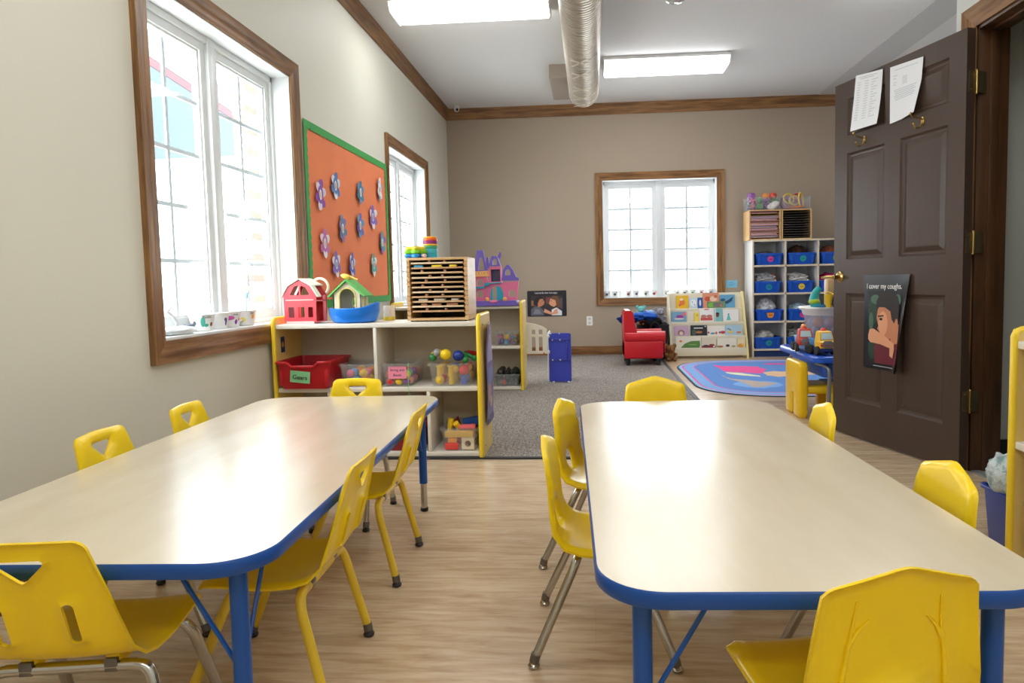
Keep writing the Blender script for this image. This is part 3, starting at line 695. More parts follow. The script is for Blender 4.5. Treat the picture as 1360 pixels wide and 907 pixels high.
# poster on the shelf end
ep = thing('shelf_end_poster', 'lilac laminated poster hanging on the end panel of the long toy shelf', 'poster', (-0.583, 3.60, 0.17), PI / 2)
def ef(off): return lambda a, b: Vector((a * 0.235, -0.0005 - off - 0.006 * math.sin(a * 5 + b * 7) * (b * 0.8 + 0.2) - 0.012 - 0.012 * b * (1 - a), b * 0.55))
MB().slab(dense(rect(0, 1, 0, 1), 0.05), [], ef(0), ef(0.0008), 0.05).build('sheet', P(152, 140, 182, rough=0.18), ep)
picture(ep, 1, 1, [((120, 110, 165), rect(0.06, 0.94, 0.08, 0.95)), ((196, 150, 140), el(0.45, 0.3, 0.25, 0.1)), ((176, 168, 210), rect(0.12, 0.88, 0.62, 0.9)), ((120, 140, 196), el(0.5, 0.48, 0.3, 0.09)), ((206, 178, 150), el(0.6, 0.2, 0.18, 0.06)), ((90, 90, 130), rect(0.0, 1.0, 0.0, 0.05))], 0.0012, 'picture', ef)

# ------------------------------------------------------------------ toys on the long shelf
TT = 0.7428
# red barn with white gambrel roof
bn = thing('toy_barn', 'red toy barn with a white roof on the long shelf', 'toy barn', (-1.592, 3.60, TT), 0)
gm = [(-0.088, 0.008), (0.088, 0.008), (0.092, 0.155), (0.06, 0.205), (0.0, 0.238), (-0.06, 0.205), (-0.092, 0.155)]
M_barn = P(226, 72, 84, rough=0.35); M_barnd = P(196, 28, 34, rough=0.4)
wins = [rect(-0.066, -0.034, 0.035, 0.092), rect(-0.012, 0.024, 0.035, 0.092), rect(0.044, 0.072, 0.035, 0.092), [(-0.056, 0.158), (-0.004, 0.158), (-0.004, 0.212), (-0.03, 0.205)], [(0.004, 0.158), (0.056, 0.158), (0.034, 0.2), (0.004, 0.212)]]
MB().wallplate(gm, 0, 0.006, wins).build('front_wall', M_barn, bn, smooth=0)
MB().wallplate(gm, 0.15, 0.006, [rect(-0.078, -0.02, 0.03, 0.112), [(-0.07, 0.145), (-0.01, 0.145), (-0.01, 0.215), (-0.045, 0.2)]]).build('rear_wall', M_barnd, bn, smooth=0)
MB().bx(-0.091, -0.086, 0.004, 0.152, 0.008, 0.155).bx(0.083, 0.088, 0.11, 0.152, 0.008, 0.155).build('side_wall', M_barn, bn, smooth=0)
MB().bx(-0.088, 0.088, 0.004, 0.152, 0.006, 0.011).bx(-0.088, 0.088, 0.004, 0.152, 0.122, 0.127).build('floor_board', M_barn, bn, smooth=0)
mb = MB()
for (a, b) in (((-0.099, 0.148), (-0.062, 0.209)), ((-0.064, 0.207), (0.002, 0.245)), ((-0.002, 0.245), (0.064, 0.207)), ((0.062, 0.209), (0.101, 0.146))):
    n = Vector((-(b[1] - a[1]), 0, b[0] - a[0])).normalized() * 0.006
    y1 = 0.045 if a[0] > 0.05 else 0.165
    q = [Vector((a[0], -0.008, a[1])), Vector((b[0], -0.008, b[1])), Vector((b[0], -0.008, b[1])) + n, Vector((a[0], -0.008, a[1])) + n]
    mb.rings([q, [p + Vector((0, y1 + 0.008, 0)) for p in q]])
mb.build('roof', P(238, 226, 218, rough=0.4), bn, smooth=0)
MB().torus((0.05, 0.165, 0.2), 0.048, 0.008, 24, 8, (PI / 2, 0, 0)).build('carry_handle', P(238, 230, 214), bn)
MB().bx(-0.078, 0.078, -0.004, 0.0, 0.128, 0.134).bx(-0.078, 0.078, -0.003, 0, 0.0, 0.014).build('trim_band', P(244, 190, 186), bn, smooth=0)
MB().bx(-0.010, 0.007, -0.002, 0.004, 0.035, 0.092).build('barn_door', M_barnd, bn, smooth=0)
MB().box((-0.012, 0.003, 0.184), (0.012, 0.004, 0.06), 0.001, (0, 0.5, 0)).build('cross_beam', P(244, 220, 216), bn)
an = MB().ell((0, 0, 0.018), (0.02, 0.013, 0.014), 12).ell((0.018, 0, 0.034), (0.012, 0.01, 0.012), 10)
for sx in (-0.012, 0.012): an.cyl((sx, 0.006, 0), (sx, 0.006, 0.014), 0.004, seg=8).cyl((sx, -0.006, 0), (sx, -0.006, 0.014), 0.004, seg=8)
an.cyl((0.018, 0.005, 0.042), (0.02, 0.007, 0.052), 0.003, 0.001, 6).cyl((0.018, -0.005, 0.042), (0.02, -0.007, 0.052), 0.003, 0.001, 6)
tag(an.build('toy_animal', P(228, 168, 44), None, (-1.535, 3.64, TT + 0.1275)), 'small orange toy animal in the loft of the red barn', 'toy animal')

# playhouse with green roof in a blue tub
ph = thing('toy_playhouse', 'toy house with a green roof and blue oval base on the long shelf', 'toy house', (-1.305, 3.655, TT), 0)
mb = MB()
def tubring(rx, ry, z, lift): return [Vector((rx * math.cos(2 * PI * k / 36), ry * math.sin(2 * PI * k / 36), z + lift * max(0, math.cos(2 * PI * k / 36)) ** 3)) for k in range(36)]
mb.rings([tubring(0.10, 0.075, 0, 0), tubring(0.122, 0.092, 0.008, 0), tubring(0.136, 0.101, 0.042, 0.01), tubring(0.138, 0.103, 0.047, 0.01), tubring(0.139, 0.104, 0.078, 0.03), tubring(0.133, 0.099, 0.082, 0.032), tubring(0.125, 0.092, 0.045, 0.01), tubring(0.115, 0.085, 0.04, 0)])
mb.build('tub_base', P(24, 120, 222, rough=0.3), ph, smooth=45)
M_cream = P(226, 218, 190, rough=0.4)
fr = [(-0.10, 0.03), (0.055, 0.03), (0.055, 0.162), (-0.022, 0.225), (-0.10, 0.162)]
do = arch(-0.066, 0.024, 0.042, 0.19)
MB().wallplate(fr, -0.05, 0.007, [do]).build('gable_wall', M_cream, ph, smooth=0)
MB().wallplate(fr, 0.055, 0.007, [arch(-0.03, 0.02, 0.05, 0.14)]).build('gable_wall', M_cream, ph, smooth=0)
Ms = Matrix(((0, 0, -1, 0.056), (1, 0, 0, 0), (0, 1, 0, 0), (0, 0, 0, 1)))
MB().prism(rect(-0.05, 0.062, 0.03, 0.164), 0.006, Ms, [arch(-0.034, -0.008, 0.06, 0.135), arch(0.016, 0.042, 0.06, 0.135)]).prism(rect(-0.05, 0.062, 0.03, 0.164), 0.006, Matrix.Translation((-0.15, 0, 0)) @ Ms).build('side_wall', M_cream, ph, smooth=0)
mb = MB()
for off, (a, b) in enumerate((((-0.122, 0.142), (-0.02, 0.232)), ((-0.024, 0.232), (0.078, 0.142)))):
    n = Vector((-(b[1] - a[1]), 0, b[0] - a[0])).normalized() * 0.008
    q = [Vector((a[0], -0.068, a[1])), Vector((b[0], -0.068, b[1])), Vector((b[0], -0.068, b[1])) + n, Vector((a[0], -0.068, a[1])) + n]
    mb.rings([q, [p + Vector((0, 0.145, 0)) for p in q]])
mb.build('roof', P(96, 190, 92, rough=0.35), ph, smooth=0)
dp = arch(-0.066, 0.024, 0.042, 0.19, 12)
MB().tube([Vector((x, -0.052, z)) for x, z in dp[1:]] + [Vector((dp[0][0], -0.052, dp[0][1]))], 0.004, 6).build('door_trim', P(238, 212, 120), ph)
mb = MB()
for yc in (-0.021, 0.029):
    a = arch(yc - 0.014, yc + 0.014, 0.058, 0.138, 8); mb.tube([Vector((0.0575, y, z)) for y, z in a], 0.003, 6, closed=True)
mb.build('window_trim', P(238, 212, 120), ph)
MB().ell((-0.035, -0.02, 0.255), (0.03, 0.02, 0.014), 14, (0, 0.25, 0)).cyl((-0.02, -0.02, 0.238), (-0.03, -0.02, 0.255), 0.008, 0.012, 10).tube(catmull([(-0.01, -0.02, 0.255), (0.01, -0.02, 0.244), (0.03, -0.02, 0.236)]), 0.005, 8).build('roof_ornament', P(240, 206, 92, rough=0.35), ph)

# jar behind the house
jr = thing('storage_canister', 'pale canister with a yellow base on the long shelf behind the toy house', 'canister', (-1.16, 3.815, TT))
MB().lathe([(0.032, 0.0), (0.034, 0.004), (0.034, 0.02), (0.032, 0.022)], 20).build('base', P(226, 200, 60), jr)
MB().lathe([(0.033, 0.022), (0.033, 0.075), (0.030, 0.084), (0.0, 0.085)], 20).build('body', P(214, 206, 192), jr)
MB().slab(rect(-0.9, 0.5, 0.038, 0.060), [], lambda a, b: Vector((0.0332 * math.sin(a), -0.0332 * math.cos(a), b)), lambda a, b: Vector((0.0338 * math.sin(a), -0.0338 * math.cos(a), b)), 0.1).build('printed_band', P(196, 110, 84), jr)

# wooden puzzle rack
RX0, RX1, RY, RD, RH = -0.997, -0.660, 3.615, 0.25, 0.335
pr = thing('puzzle_rack', 'wooden rack filled with flat puzzles on the long toy shelf', 'rack', (RX0, RY, TT))
RW = RX1 - RX0
slots = [0.022 + 0.0262 * k for k in range(12)]
for x in (0, RW - 0.018):
    mb = MB(); prof2 = []
    z = 0.006; pts = [(0, 0.006)]
    for s in slots: pts += [(0, s + 0.006), (0.006, s + 0.008), (0.006, s + 0.013), (0, s + 0.015)]
    pts += [(0, RH), (RD, RH), (RD, 0.006)]
    mb.prism(pts, 0.018, Matrix(((0, 0, 1, x), (1, 0, 0, 0), (0, 1, 0, 0), (0, 0, 0, 1)))); mb.build('side_panel', M_rack, pr, smooth=0)
    mb = MB(); xi = x + (0.018 if x == 0 else -0.006)
    for s in slots: mb.bx(xi, xi + 0.006, 0.004, RD - 0.01, s - 0.002, s + 0.002)
    mb.build('runner', M_rack, pr, smooth=0)
MB().bx(0, RW, 0, RD, RH - 0.001, RH + 0.012, 0.002).build('top_panel', M_rack, pr)
MB().bx(0.018, RW - 0.018, 0, RD, 0.006, 0.018, 0.002).build('bottom_panel', M_rack, pr)
MB().bx(0.018, RW - 0.018, RD - 0.006, RD, 0.018, RH).build('back_panel', P(60, 44, 34), pr, smooth=0)
mb = MB()
for x in (0.02, RW - 0.02):
    for y in (0.02, RD - 0.02): mb.cyl((x, y, 0), (x, y, 0.008), 0.008, seg=10)
mb.build('rubber_foot', M_rubber, pr)
ords = ['bottom', 'second from bottom', 'third from bottom', 'fourth from bottom', 'fifth from bottom', 'sixth from bottom', 'sixth from top', 'fifth from top', 'fourth from top', 'third from top', 'second from top', 'topmost']
PZ = [P(206, 172, 132, rough=0.5), P(190, 150, 108, rough=0.5), P(218, 192, 158, rough=0.5)]
for k, s in enumerate(slots):
    if k == 0: continue
    out = rnd.uniform(-0.006, 0.006)
    e = thing('wooden_puzzle', 'wooden tray puzzle, %s in the tall puzzle rack' % ords[k], 'puzzle', (RX0 + 0.026, RY + 0.008 + out, TT + s + 0.0022), 0, 'puzzles in the wooden rack on the long shelf')
    w_ = RW - 0.052
    MB().bx(0, w_, 0, 0.22, 0, 0.0095, 0.002).build('tray', PZ[k % 3], e)
    if k == 10: knobs = [(0.04, (52, 150, 190), 0.05), (0.14, (236, 206, 40), 0.055), (0.23, (236, 206, 40), 0.04)]
    elif k == 3: knobs = [(0.06, (206, 190, 170), 0.05), (0.15, (206, 190, 170), 0.06), (0.235, (206, 190, 170), 0.04)]
    elif k == 2: knobs = [(0.065, (150, 96, 60), 0.03), (0.135, (150, 96, 60), 0.05), (0.22, (150, 96, 60), 0.06)]
    else: knobs = [(0.06 + 0.02 * (k % 3), (170, 120, 84), 0.012), (0.17 + 0.015 * (k % 2), (170, 120, 84), 0.012)]
    for x, c, wd in knobs:
        MB().box((x, 0.018, 0.0152), (wd, 0.03, 0.0112), 0.002).build('puzzle_piece', P(*c), e)

# stacking toys on the rack
zr = TT + RH + 0.012
stk = thing('star_stacker', 'lime and blue stacking star rings on the puzzle rack', 'stacking toy', (RX0 + 0.037, RY + 0.07, zr))
def star(mb, R, z, r):
    mb.tube([Vector(((R + 0.011 * math.cos(5 * 2 * PI * k / 60)) * math.cos(2 * PI * k / 60), (R + 0.011 * math.cos(5 * 2 * PI * k / 60)) * math.sin(2 * PI * k / 60), z)) for k in range(60)], r, 10, closed=True)
    return mb.lathe([(R, -r * 0.6), (R, r * 0.6), (0, r * 0.6)], 20, (0, 0, z))
for z, c, R_ in ((0.012, (40, 140, 214), 0.043), (0.034, (132, 206, 40), 0.043), (0.054, (236, 220, 60), 0.036)):
    star(MB(), R_, z, 0.0115).build('star_ring', P(*c, rough=0.35), stk)
MB().ell((0.055, -0.03, 0.012), (0.016, 0.014, 0.012), 12).build('loose_knob', P(232, 196, 190, rough=0.4), stk)
cs = thing('cup_stack', 'tower of striped stacking cups behind the lime star rings', 'stacking cups', (RX0 + 0.105, RY + 0.14, zr))
for z0, z1, r_, c in ((0, 0.028, 0.040, (64, 176, 200)), (0.028, 0.054, 0.0405, (80, 190, 206)), (0.054, 0.070, 0.041, (60, 160, 110)), (0.070, 0.080, 0.042, (236, 190, 60)), (0.080, 0.098, 0.0415, (150, 40, 120)), (0.098, 0.112, 0.040, (236, 96, 40)), (0.112, 0.122, 0.036, (246, 170, 40))):
    MB().lathe([(r_ * 0.94, z0), (r_, z0 + 0.003), (r_, z1 - 0.003), (r_ * 0.94, z1), (0, z1)], 24).build('cup', P(*c, rough=0.35), cs)

# ------------------------------------------------------------------ bins and their contents
def bin_(name, label, cat, x, y, z, w, d, h, m, group=None, taper=0.012, rim=0.010, rz=0, notch=False):
    t = thing(name, label, cat, (x, y, z), rz, group)
    MB().open_box(w, d, h, taper, rim, 0.003, 0.018, notch=0.022 if notch else 0).build('tub', m, t, smooth=40)
    return t
# red gear bin
rb = bin_('toy_bin', 'red bin with a green Gears label on the long toy shelf', 'bin', -1.549, 3.662, 0.3935, 0.292, 0.32, 0.152, M_red, None, 0.018, 0.012, 0, True)
mb = MB().slab(rect(-0.055, 0.055, -0.032, 0.032), [], lambda a, b: Vector((a, -0.1570 - 0.06 * b, b)), lambda a, b: Vector((a, -0.1580 - 0.06 * b, b)))
lb = mb.build('label_card', P(132, 196, 140, rough=0.6), rb, (-0.018, 0, 0.068), rot=(0, R(6), 0))
text('Gears', 0.034, M_ink, 'lettering', lb, (0, -0.1605, -0.003), UPRIGHT, 0.0003)
mb = MB()
for x in (-0.125, 0.125): mb.box((x, -0.152, 0.07), (0.02, 0.006, 0.10), 0.003)
mb.build('grip_rib', M_red, rb)
mb = MB()
for k in range(16):
    a = 2 * PI * k / 16; mb.box((0.028 * math.cos(a), 0.028 * math.sin(a), 0.008), (0.009, 0.008, 0.014), 0.001, (0, 0, a))
mb.lathe([(0.006, 0.0), (0.026, 0.0), (0.026, 0.016), (0.006, 0.016)], 24)
tag(mb.build('toy_gear', P(96, 176, 84), None, (-1.53, 3.70, 0.490), rot=(0.25, -0.2, 0.4)), 'green toy gear on top of the pile in the red bin', 'gear')
mb = MB().ell((0, 0, 0.046), (0.105, 0.115, 0.042), 20, None, 0.10, 3)
g = tag(mb.build('gear_pile', P(96, 40, 40), None, (-1.549, 3.66, 0.399)), 'heap of toy gears filling the red bin', 'gears', None, 'stuff')
rb2 = bin_('toy_bin', 'dark red bin on the bottom board of the long shelf, behind a table leg', 'bin', -1.06, 3.70, 0.0375, 0.28, 0.28, 0.15, P(150, 16, 28, rough=0.35), None, 0.018, 0.012)
MB().bx(0.06, 0.12, -0.1335, -0.1325, 0.03, 0.1).build('label_card', P(214, 196, 196, rough=0.6), rb2, smooth=0)

def toys_in(group, label_fn, x, y, z, w, d, n, colors, size, seed, layers=1, kinds=('block', 'ball', 'peg')):
    r = random.Random(seed); i = 0
    nx = max(1, int(w / (size * 2.1))); ny = max(1, int(d / (size * 2.1)))
    cells = [(a, b, l) for l in range(layers) for b in range(ny) for a in range(nx)]
    for (a, b, l) in cells[:n]:
        c = colors[r.randrange(len(colors))]; k = kinds[r.randrange(len(kinds))]
        px = x - w / 2 + (a + 0.5) * w / nx + r.uniform(-.1, .1) * size; py = y - d / 2 + (b + 0.5) * d / ny + r.uniform(-.1, .1) * size
        pz = z + size * (0.95 + 1.75 * l)
        mb = MB(); rot = (r.uniform(-.3, .3), r.uniform(-.3, .3), r.uniform(0, 3))
        s = size * 0.92
        if k == 'block': mb.box((0, 0, 0), (s * 1.5, s * 1.5, s * 1.5), s * 0.12, rot); nm = 'toy_block'
        elif k == 'ball': mb.ell((0, 0, 0), (s, s, s), 14); nm = 'toy_ball'
        elif k == 'bead': mb.torus((0, 0, 0), s * 0.6, s * 0.42, 16, 8, rot); nm = 'wooden_bead'
        elif k == 'star':
            mb.ell((0, 0, 0), (s * 0.5, s * 0.5, s * 0.5), 10)
            for q in ((1, 0, 0), (-1, 0, 0), (0, 1, 0), (0, -1, 0), (0, 0, 1), (0, 0, -1)):
                v = Euler(rot).to_matrix() @ Vector(q) * s; mb.ell(v * 0.75, (s * 0.34,) * 3, 10)
            nm = 'linking_toy'
        elif k == 'cloth': mb.ell((0, 0, 0), (s * 1.15, s * 1.1, s), 14, rot, 0.25, seed + i); nm = 'soft_toy'
        else: mb.cyl((0, 0, -s * 0.9), (0, 0, s * 0.9), s * 0.62, s * 0.5, 12).lathe([(s * 0.8, s * 0.8), (s * 0.8, s), (0, s)], 12); nm = 'toy_peg'
        o = mb.build(nm, P(*c, rough=0.38), None, (px, py, pz)); i += 1
        nth = ('first', 'second', 'third', 'fourth', 'fifth', 'sixth', 'seventh', 'eighth')
        where = ', %s layer, %s row, %s from left' % (('lower', 'upper', 'third', 'top')[l] if layers > 1 else 'single', ('front',) [b] if b == 0 else nth[b], nth[a])
        tag(o, label_fn(c, nm) + where, nm.split('_')[-1] if nm != 'soft_toy' else 'soft toy', group)
def cname(c):
    t = {(228, 44, 44): 'red', (240, 196, 30): 'yellow', (40, 96, 196): 'blue', (52, 150, 72): 'green', (238, 128, 40): 'orange', (130, 70, 150): 'purple', (232, 120, 150): 'pink', (84, 170, 214): 'light blue', (230, 226, 216): 'white', (60, 52, 48): 'dark', (150, 110, 76): 'brown', (120, 196, 150): 'mint', (40, 70, 48): 'dark green'}
    return t.get(c, 'coloured')
RD_, YE, BL, GN, OR, PU, PK, LB, WH, DK, BR, MT, DG = [(228, 44, 44), (240, 196, 30), (40, 96, 196), (52, 150, 72), (238, 128, 40), (130, 70, 150), (232, 120, 150), (84, 170, 214), (230, 226, 216), (60, 52, 48), (150, 110, 76), (120, 196, 150), (40, 70, 48)]
def lab(fmt): return lambda c, nm: fmt % (cname(c), nm.replace('_', ' '))
zb = 0.3935
b2 = bin_('toy_bin', 'narrow clear bin of mixed toys on the long shelf, right of the red bin', 'bin', -1.282, 3.70, zb, 0.18, 0.28, 0.125, M_clear)
toys_in('toys in the clear bin beside the red bin', lab('%s %s in bin beside red bin'), -1.282, 3.685, zb + 0.006, 0.148, 0.25, 30, [LB, OR, YE, BL, OR, PK], 0.0245, 11, 2, ('block', 'ball'))
b3 = bin_('bead_bin', 'clear bin with a pink String and Beads label', 'bin', -1.050, 3.70, zb, 0.175, 0.28, 0.125, M_clear)
lb = MB().bx(-0.05, 0.05, -0.1395, -0.1385, 0.045, 0.112).build('label_card', P(240, 142, 168, rough=0.6), b3, smooth=0)
text('String and', 0.0195, M_ink, 'lettering', lb, (0, -0.1398, 0.092), UPRIGHT, 0.0003); text('Beads', 0.0195, M_ink, 'lettering', lb, (0, -0.1398, 0.064), UPRIGHT, 0.0003)
toys_in('beads in the String and Beads bin', lab('%s %s in String and Beads bin'), -1.050, 3.685, zb + 0.006, 0.142, 0.25, 36, [YE, OR, PU, GN, RD_, PK, PU], 0.0225, 5, 2, ('bead', 'ball', 'block'))
sg = MB().tube(catmull([(-0.992, 3.60, 0.512), (-0.985, 3.555, 0.523), (-0.982, 3.537, 0.50), (-0.984, 3.536, 0.42), (-0.980, 3.535, 0.36), (-0.975, 3.536, 0.315)]), 0.0016, 6)
tag(sg.build('bead_string', P(122, 226, 140, rough=0.5), None), 'thin green string hanging over the rim of the bead bin', 'string')
b4 = bin_('toy_bin', 'clear bin heaped with bright chunky toys, right end of the long shelf', 'bin', -0.757, 3.70, zb, 0.235, 0.29, 0.125, M_clear)
toys_in('toys inside the heaped clear bin', lab('%s %s in heaped clear bin'), -0.757, 3.685, zb + 0.006, 0.200, 0.26, 32, [YE, YE, RD_, BL, YE, RD_, GN], 0.028, 3, 2, ('block', 'peg', 'ball'))
for (dx, dy, dz, r_, c, w_) in ((-0.035, -0.09, 0.168, 0.030, (240, 206, 30), 'large yellow ball topping the heaped clear bin'), (-0.085, -0.085, 0.178, 0.021, (150, 154, 158), 'grey ball on the heaped clear bin'), (0.03, -0.07, 0.158, 0.030, (28, 60, 150), 'dark blue ball on the heaped clear bin'), (-0.112, -0.06, 0.150, 0.022, (34, 130, 70), 'small green ball at the left edge of the heaped bin')):
    tag(MB().ell((0, 0, 0), (r_, r_, r_), 18).build('toy_ball', P(*c, rough=0.25), None, (-0.757 + dx, 3.70 + dy, zb + dz)), w_, 'ball', 'toys heaped on the clear bin')
mb = MB()
for (a, b) in (((-0.05, 0.0), (0.0, 0.03)), ((0, 0.03), (0.05, 0.0)), ((0, 0.03), (0, -0.03))): mb.tube([(a[0], a[1], 0), (b[0], b[1], 0)], 0.011, 10).ell((a[0], a[1], 0), (0.017,) * 3, 10).ell((b[0], b[1], 0), (0.017,) * 3, 10)
tag(mb.build('linking_toy', P(30, 140, 74, rough=0.35), None, (-0.69, 3.65, zb + 0.150), rot=(0.5, 0.2, 0.3)), 'green three-armed linking toy on the heaped clear bin', 'toy', 'toys heaped on the clear bin')
mb = MB().tube(catmull([(-0.05, 0, 0), (-0.02, 0.01, 0.014), (0.02, 0.0, 0.012), (0.05, -0.01, 0)]), 0.013, 10)
tag(mb.build('linking_toy', P(240, 206, 30, rough=0.35), None, (-0.83, 3.66, zb + 0.160)), 'yellow curved linking piece on the heaped clear bin', 'toy', 'toys heaped on the clear bin')
mb = MB().tube(catmull([(-0.05, 0, 0), (0.0, 0.01, 0.012), (0.05, -0.01, 0)]), 0.013, 10)
tag(mb.build('linking_toy', P(190, 30, 40, rough=0.35), None, (-0.675, 3.70, zb + 0.155), rot=(0, 0, 1.0)), 'red curved piece at the back of the heaped clear bin', 'toy', 'toys heaped on the clear bin')
# block bin on the bottom board
b5 = bin_('block_bin', 'clear bin of building blocks on the bottom board at the shelf end', 'bin', -0.722, 3.71, 0.0375, 0.20, 0.29, 0.125, M_clear)
xb, yb_, zz = -0.722, 3.565 + 0.022, 0.0435
def block(nm, label, c, loc, rot, shape):
    mb = MB(); shape(mb); tag(mb.build(nm, c if not isinstance(c, tuple) else P(*c, rough=0.4), None, loc, rot=rot), label, 'block', 'blocks in the bottom clear bin')
block('toy_block', 'red wooden block lying low in the block bin', (222, 72, 66), (xb - 0.045, yb_ + 0.005, zz + 0.018), (0, 0, 0), lambda m: m.box((0, 0, 0), (0.075, 0.04, 0.036), 0.003))
block('toy_block', 'long yellow block across the front of the block bin', (240, 190, 70), (xb - 0.003, yb_ + 0.004, zz + 0.083), (0, 0, 0), lambda m: m.box((0, 0, 0), (0.155, 0.036, 0.034), 0.004))
block('toy_block', 'short orange block beneath the long yellow block', (238, 150, 60), (xb - 0.04, yb_ + 0.004, zz + 0.051), (0, 0, 0), lambda m: m.box((0, 0, 0), (0.05, 0.034, 0.026), 0.004))
def holed(m): m.wallplate(rect(-0.034, 0.034, -0.032, 0.032), -0.02, 0.04, [oval(0.017, 0.017, 20)])
block('holed_block', 'pale wooden block with a round hole, front of the block bin', (226, 210, 180), (xb + 0.045, yb_ + 0.006, zz + 0.033), (0, 0, 0), holed)
block('toy_cylinder', 'tall yellow cylinder standing out of the block bin', (240, 200, 40), (xb - 0.065, 3.66, zz + 0.105), (0.05, 0.08, 0), lambda m: m.cyl((0, 0, -0.055), (0, 0, 0.05), 0.0175, seg=18))
block('toy_cylinder', 'short yellow cylinder leaning in the block bin', (240, 200, 40), (xb - 0.018, 3.64, zz + 0.113), (0.5, -0.5, 0), lambda m: m.cyl((0, 0, -0.03), (0, 0, 0.03), 0.0165, seg=18))
block('toy_block', 'dark red triangular block behind the yellow cylinder', (168, 30, 34), (xb - 0.045, 3.72, zz + 0.11), (0, 0.2, 0), lambda m: m.wallplate([(-0.04, -0.03), (0.04, -0.03), (0, 0.045)], -0.02, 0.04))
block('toy_block', 'blue arch block on top of the block bin', (24, 84, 170), (xb + 0.05, 3.69, zz + 0.133), (0.1, -0.15, 0.2), lambda m: m.wallplate([(-0.05, -0.02)] + [(-0.02 + 0.02 * (1 - math.cos(PI * k / 8)), -0.02 + 0.014 * math.sin(PI * k / 8)) for k in range(9)] + [(0.05, -0.02), (0.05, 0.02), (-0.05, 0.02)], -0.02, 0.04))
block('toy_block', 'pink flat block at the right of the block bin', (236, 110, 116), (xb + 0.035, 3.63, zz + 0.116), (0, 0, 0.1), lambda m: m.box((0, 0, 0), (0.09, 0.04, 0.02), 0.003))
block('toy_block', 'green block wedged at the right rim of the block bin', (44, 140, 70), (xb + 0.07, 3.75, zz + 0.118), (0.3, 0.2, 0.4), lambda m: m.box((0, 0, 0), (0.05, 0.05, 0.04), 0.004))
toys_in('blocks in the bottom clear bin', lab('%s %s in bottom block bin'), xb, 3.73, zz, 0.16, 0.18, 12, [YE, RD_, BL, WH, OR], 0.03, 21, 2, ('block',))

# ------------------------------------------------------------------ second shelf: castle and bins
Y2 = 5.79
cs_ = thing('toy_castle', 'pink and purple toy castle on the far yellow-edged shelf', 'toy castle', (-0.80, Y2, TT + 0.003))
def cq(u, v): return ((-0.982 + (u / 9.07 - 13) * 0.00655) + 0.80, (405 - 320 - v / 9.07) * 0.00640)
def cpoly(pts): return [cq(*p) for p in pts]
PKc, PUc, TQ, YO, IN = P(232, 120, 160, rough=0.35), P(112, 92, 190, rough=0.35), P(30, 160, 186, rough=0.35), P(238, 176, 92, rough=0.4), P(60, 54, 92, rough=0.4)
def cwall(nm, pts, y, d, m, holes=()): return MB().wallplate(cpoly(pts), y, d, [cpoly(h) for h in holes]).build(nm, m, cs_, smooth=0)
def car(cx, y0, y1, w): return [(cx - w, y1), (cx + w, y1), (cx + w, (y0 * 2 + y1) / 3), (cx + w * .5, y0 + 6), (cx, y0), (cx - w * .5, y0 + 6), (cx - w, (y0 * 2 + y1) / 3)]
cwall('castle_base', [(-50, 775), (625, 770), (600, 716), (-30, 712)], -0.05, 0.24, PUc)
cwall('lower_wall', [(-40, 715), (600, 712), (625, 480), (430, 490), (270, 495), (240, 410), (-40, 415)], 0.02, 0.02, PKc, [car(155, 440, 520, 34), car(155, 580, 668, 36), car(545, 580, 668, 38), [(280, 708), (440, 708), (440, 610), (410, 550), (360, 525), (310, 550), (280, 610)]])
cwall('turret_wall', [(268, 495), (425, 490), (418, 290), (275, 295)], 0.01, 0.04, PKc, [[(294, 480), (408, 478), (404, 328), (292, 330)]])
MB().wallplate(cpoly([(290, 484), (410, 482), (408, 322), (288, 324)]), 0.045, 0.004).build('turret_room', IN, cs_, smooth=0)
cwall('turret_roof', [(272, 290), (415, 288), (380, 185), (365, 165), (345, 172), (325, 160), (305, 180)], 0.0, 0.05, PUc, [car(345, 195, 275, 26)])
cwall('turret_flag', [(375, 180), (412, 200), (425, 135), (405, 115), (392, 150)], 0.02, 0.008, PUc)
cwall('side_spire', [(228, 300), (280, 320), (262, 175), (240, 180)], 0.03, 0.02, PUc)
cwall('tall_roof', [(90, 350), (262, 342), (230, 245), (205, 100), (185, 85), (165, 98), (145, 84), (125, 105)], 0.02, 0.03, PUc, [[(140, 335), (215, 335), (205, 240), (190, 180), (165, 180), (150, 240)]])
cwall('right_roof', [(420, 472), (632, 470), (630, 440), (600, 430), (560, 340), (520, 285), (500, 272), (478, 288), (440, 340)], 0.01, 0.03, PUc, [car(500, 330, 405, 30)])
cwall('balcony', [(-20, 415), (272, 412), (272, 345), (-20, 350)], 0.0, 0.035, YO, [[(130 + 38 * k, 382), (146 + 38 * k, 382), (146 + 38 * k, 362), (130 + 38 * k, 362)] for k in range(4)])
cwall('stair_ledge', [(-20, 562), (215, 560), (218, 530), (265, 528), (268, 505), (425, 498), (425, 486), (220, 492), (212, 535), (-20, 540)], -0.005, 0.03, TQ)
for pts, yy in (([(285, 706), (312, 706), (312, 548), (298, 575), (285, 615)], 0.0), ([(362, 706), (440, 706), (436, 615), (410, 555), (365, 528)], 0.0)): cwall('castle_door', pts, yy, 0.012, TQ)
MB().ell((*[cq(330, 722)[0]], -0.045, cq(0, 722)[1]), (0.035, 0.02, 0.014), 12).build('door_step', PKc, cs_)
for u in (252, 462): MB().ell((cq(u, 0)[0], -0.02, cq(0, 698)[1]), (0.02, 0.016, 0.022), 12).build('shrub_ornament', YO, cs_)
b6 = bin_('toy_bin', 'clear bin of pastel toys on the upper board of the far toy shelf', 'bin', -0.735, 5.93, zb, 0.205, 0.27, 0.12, M_clear)
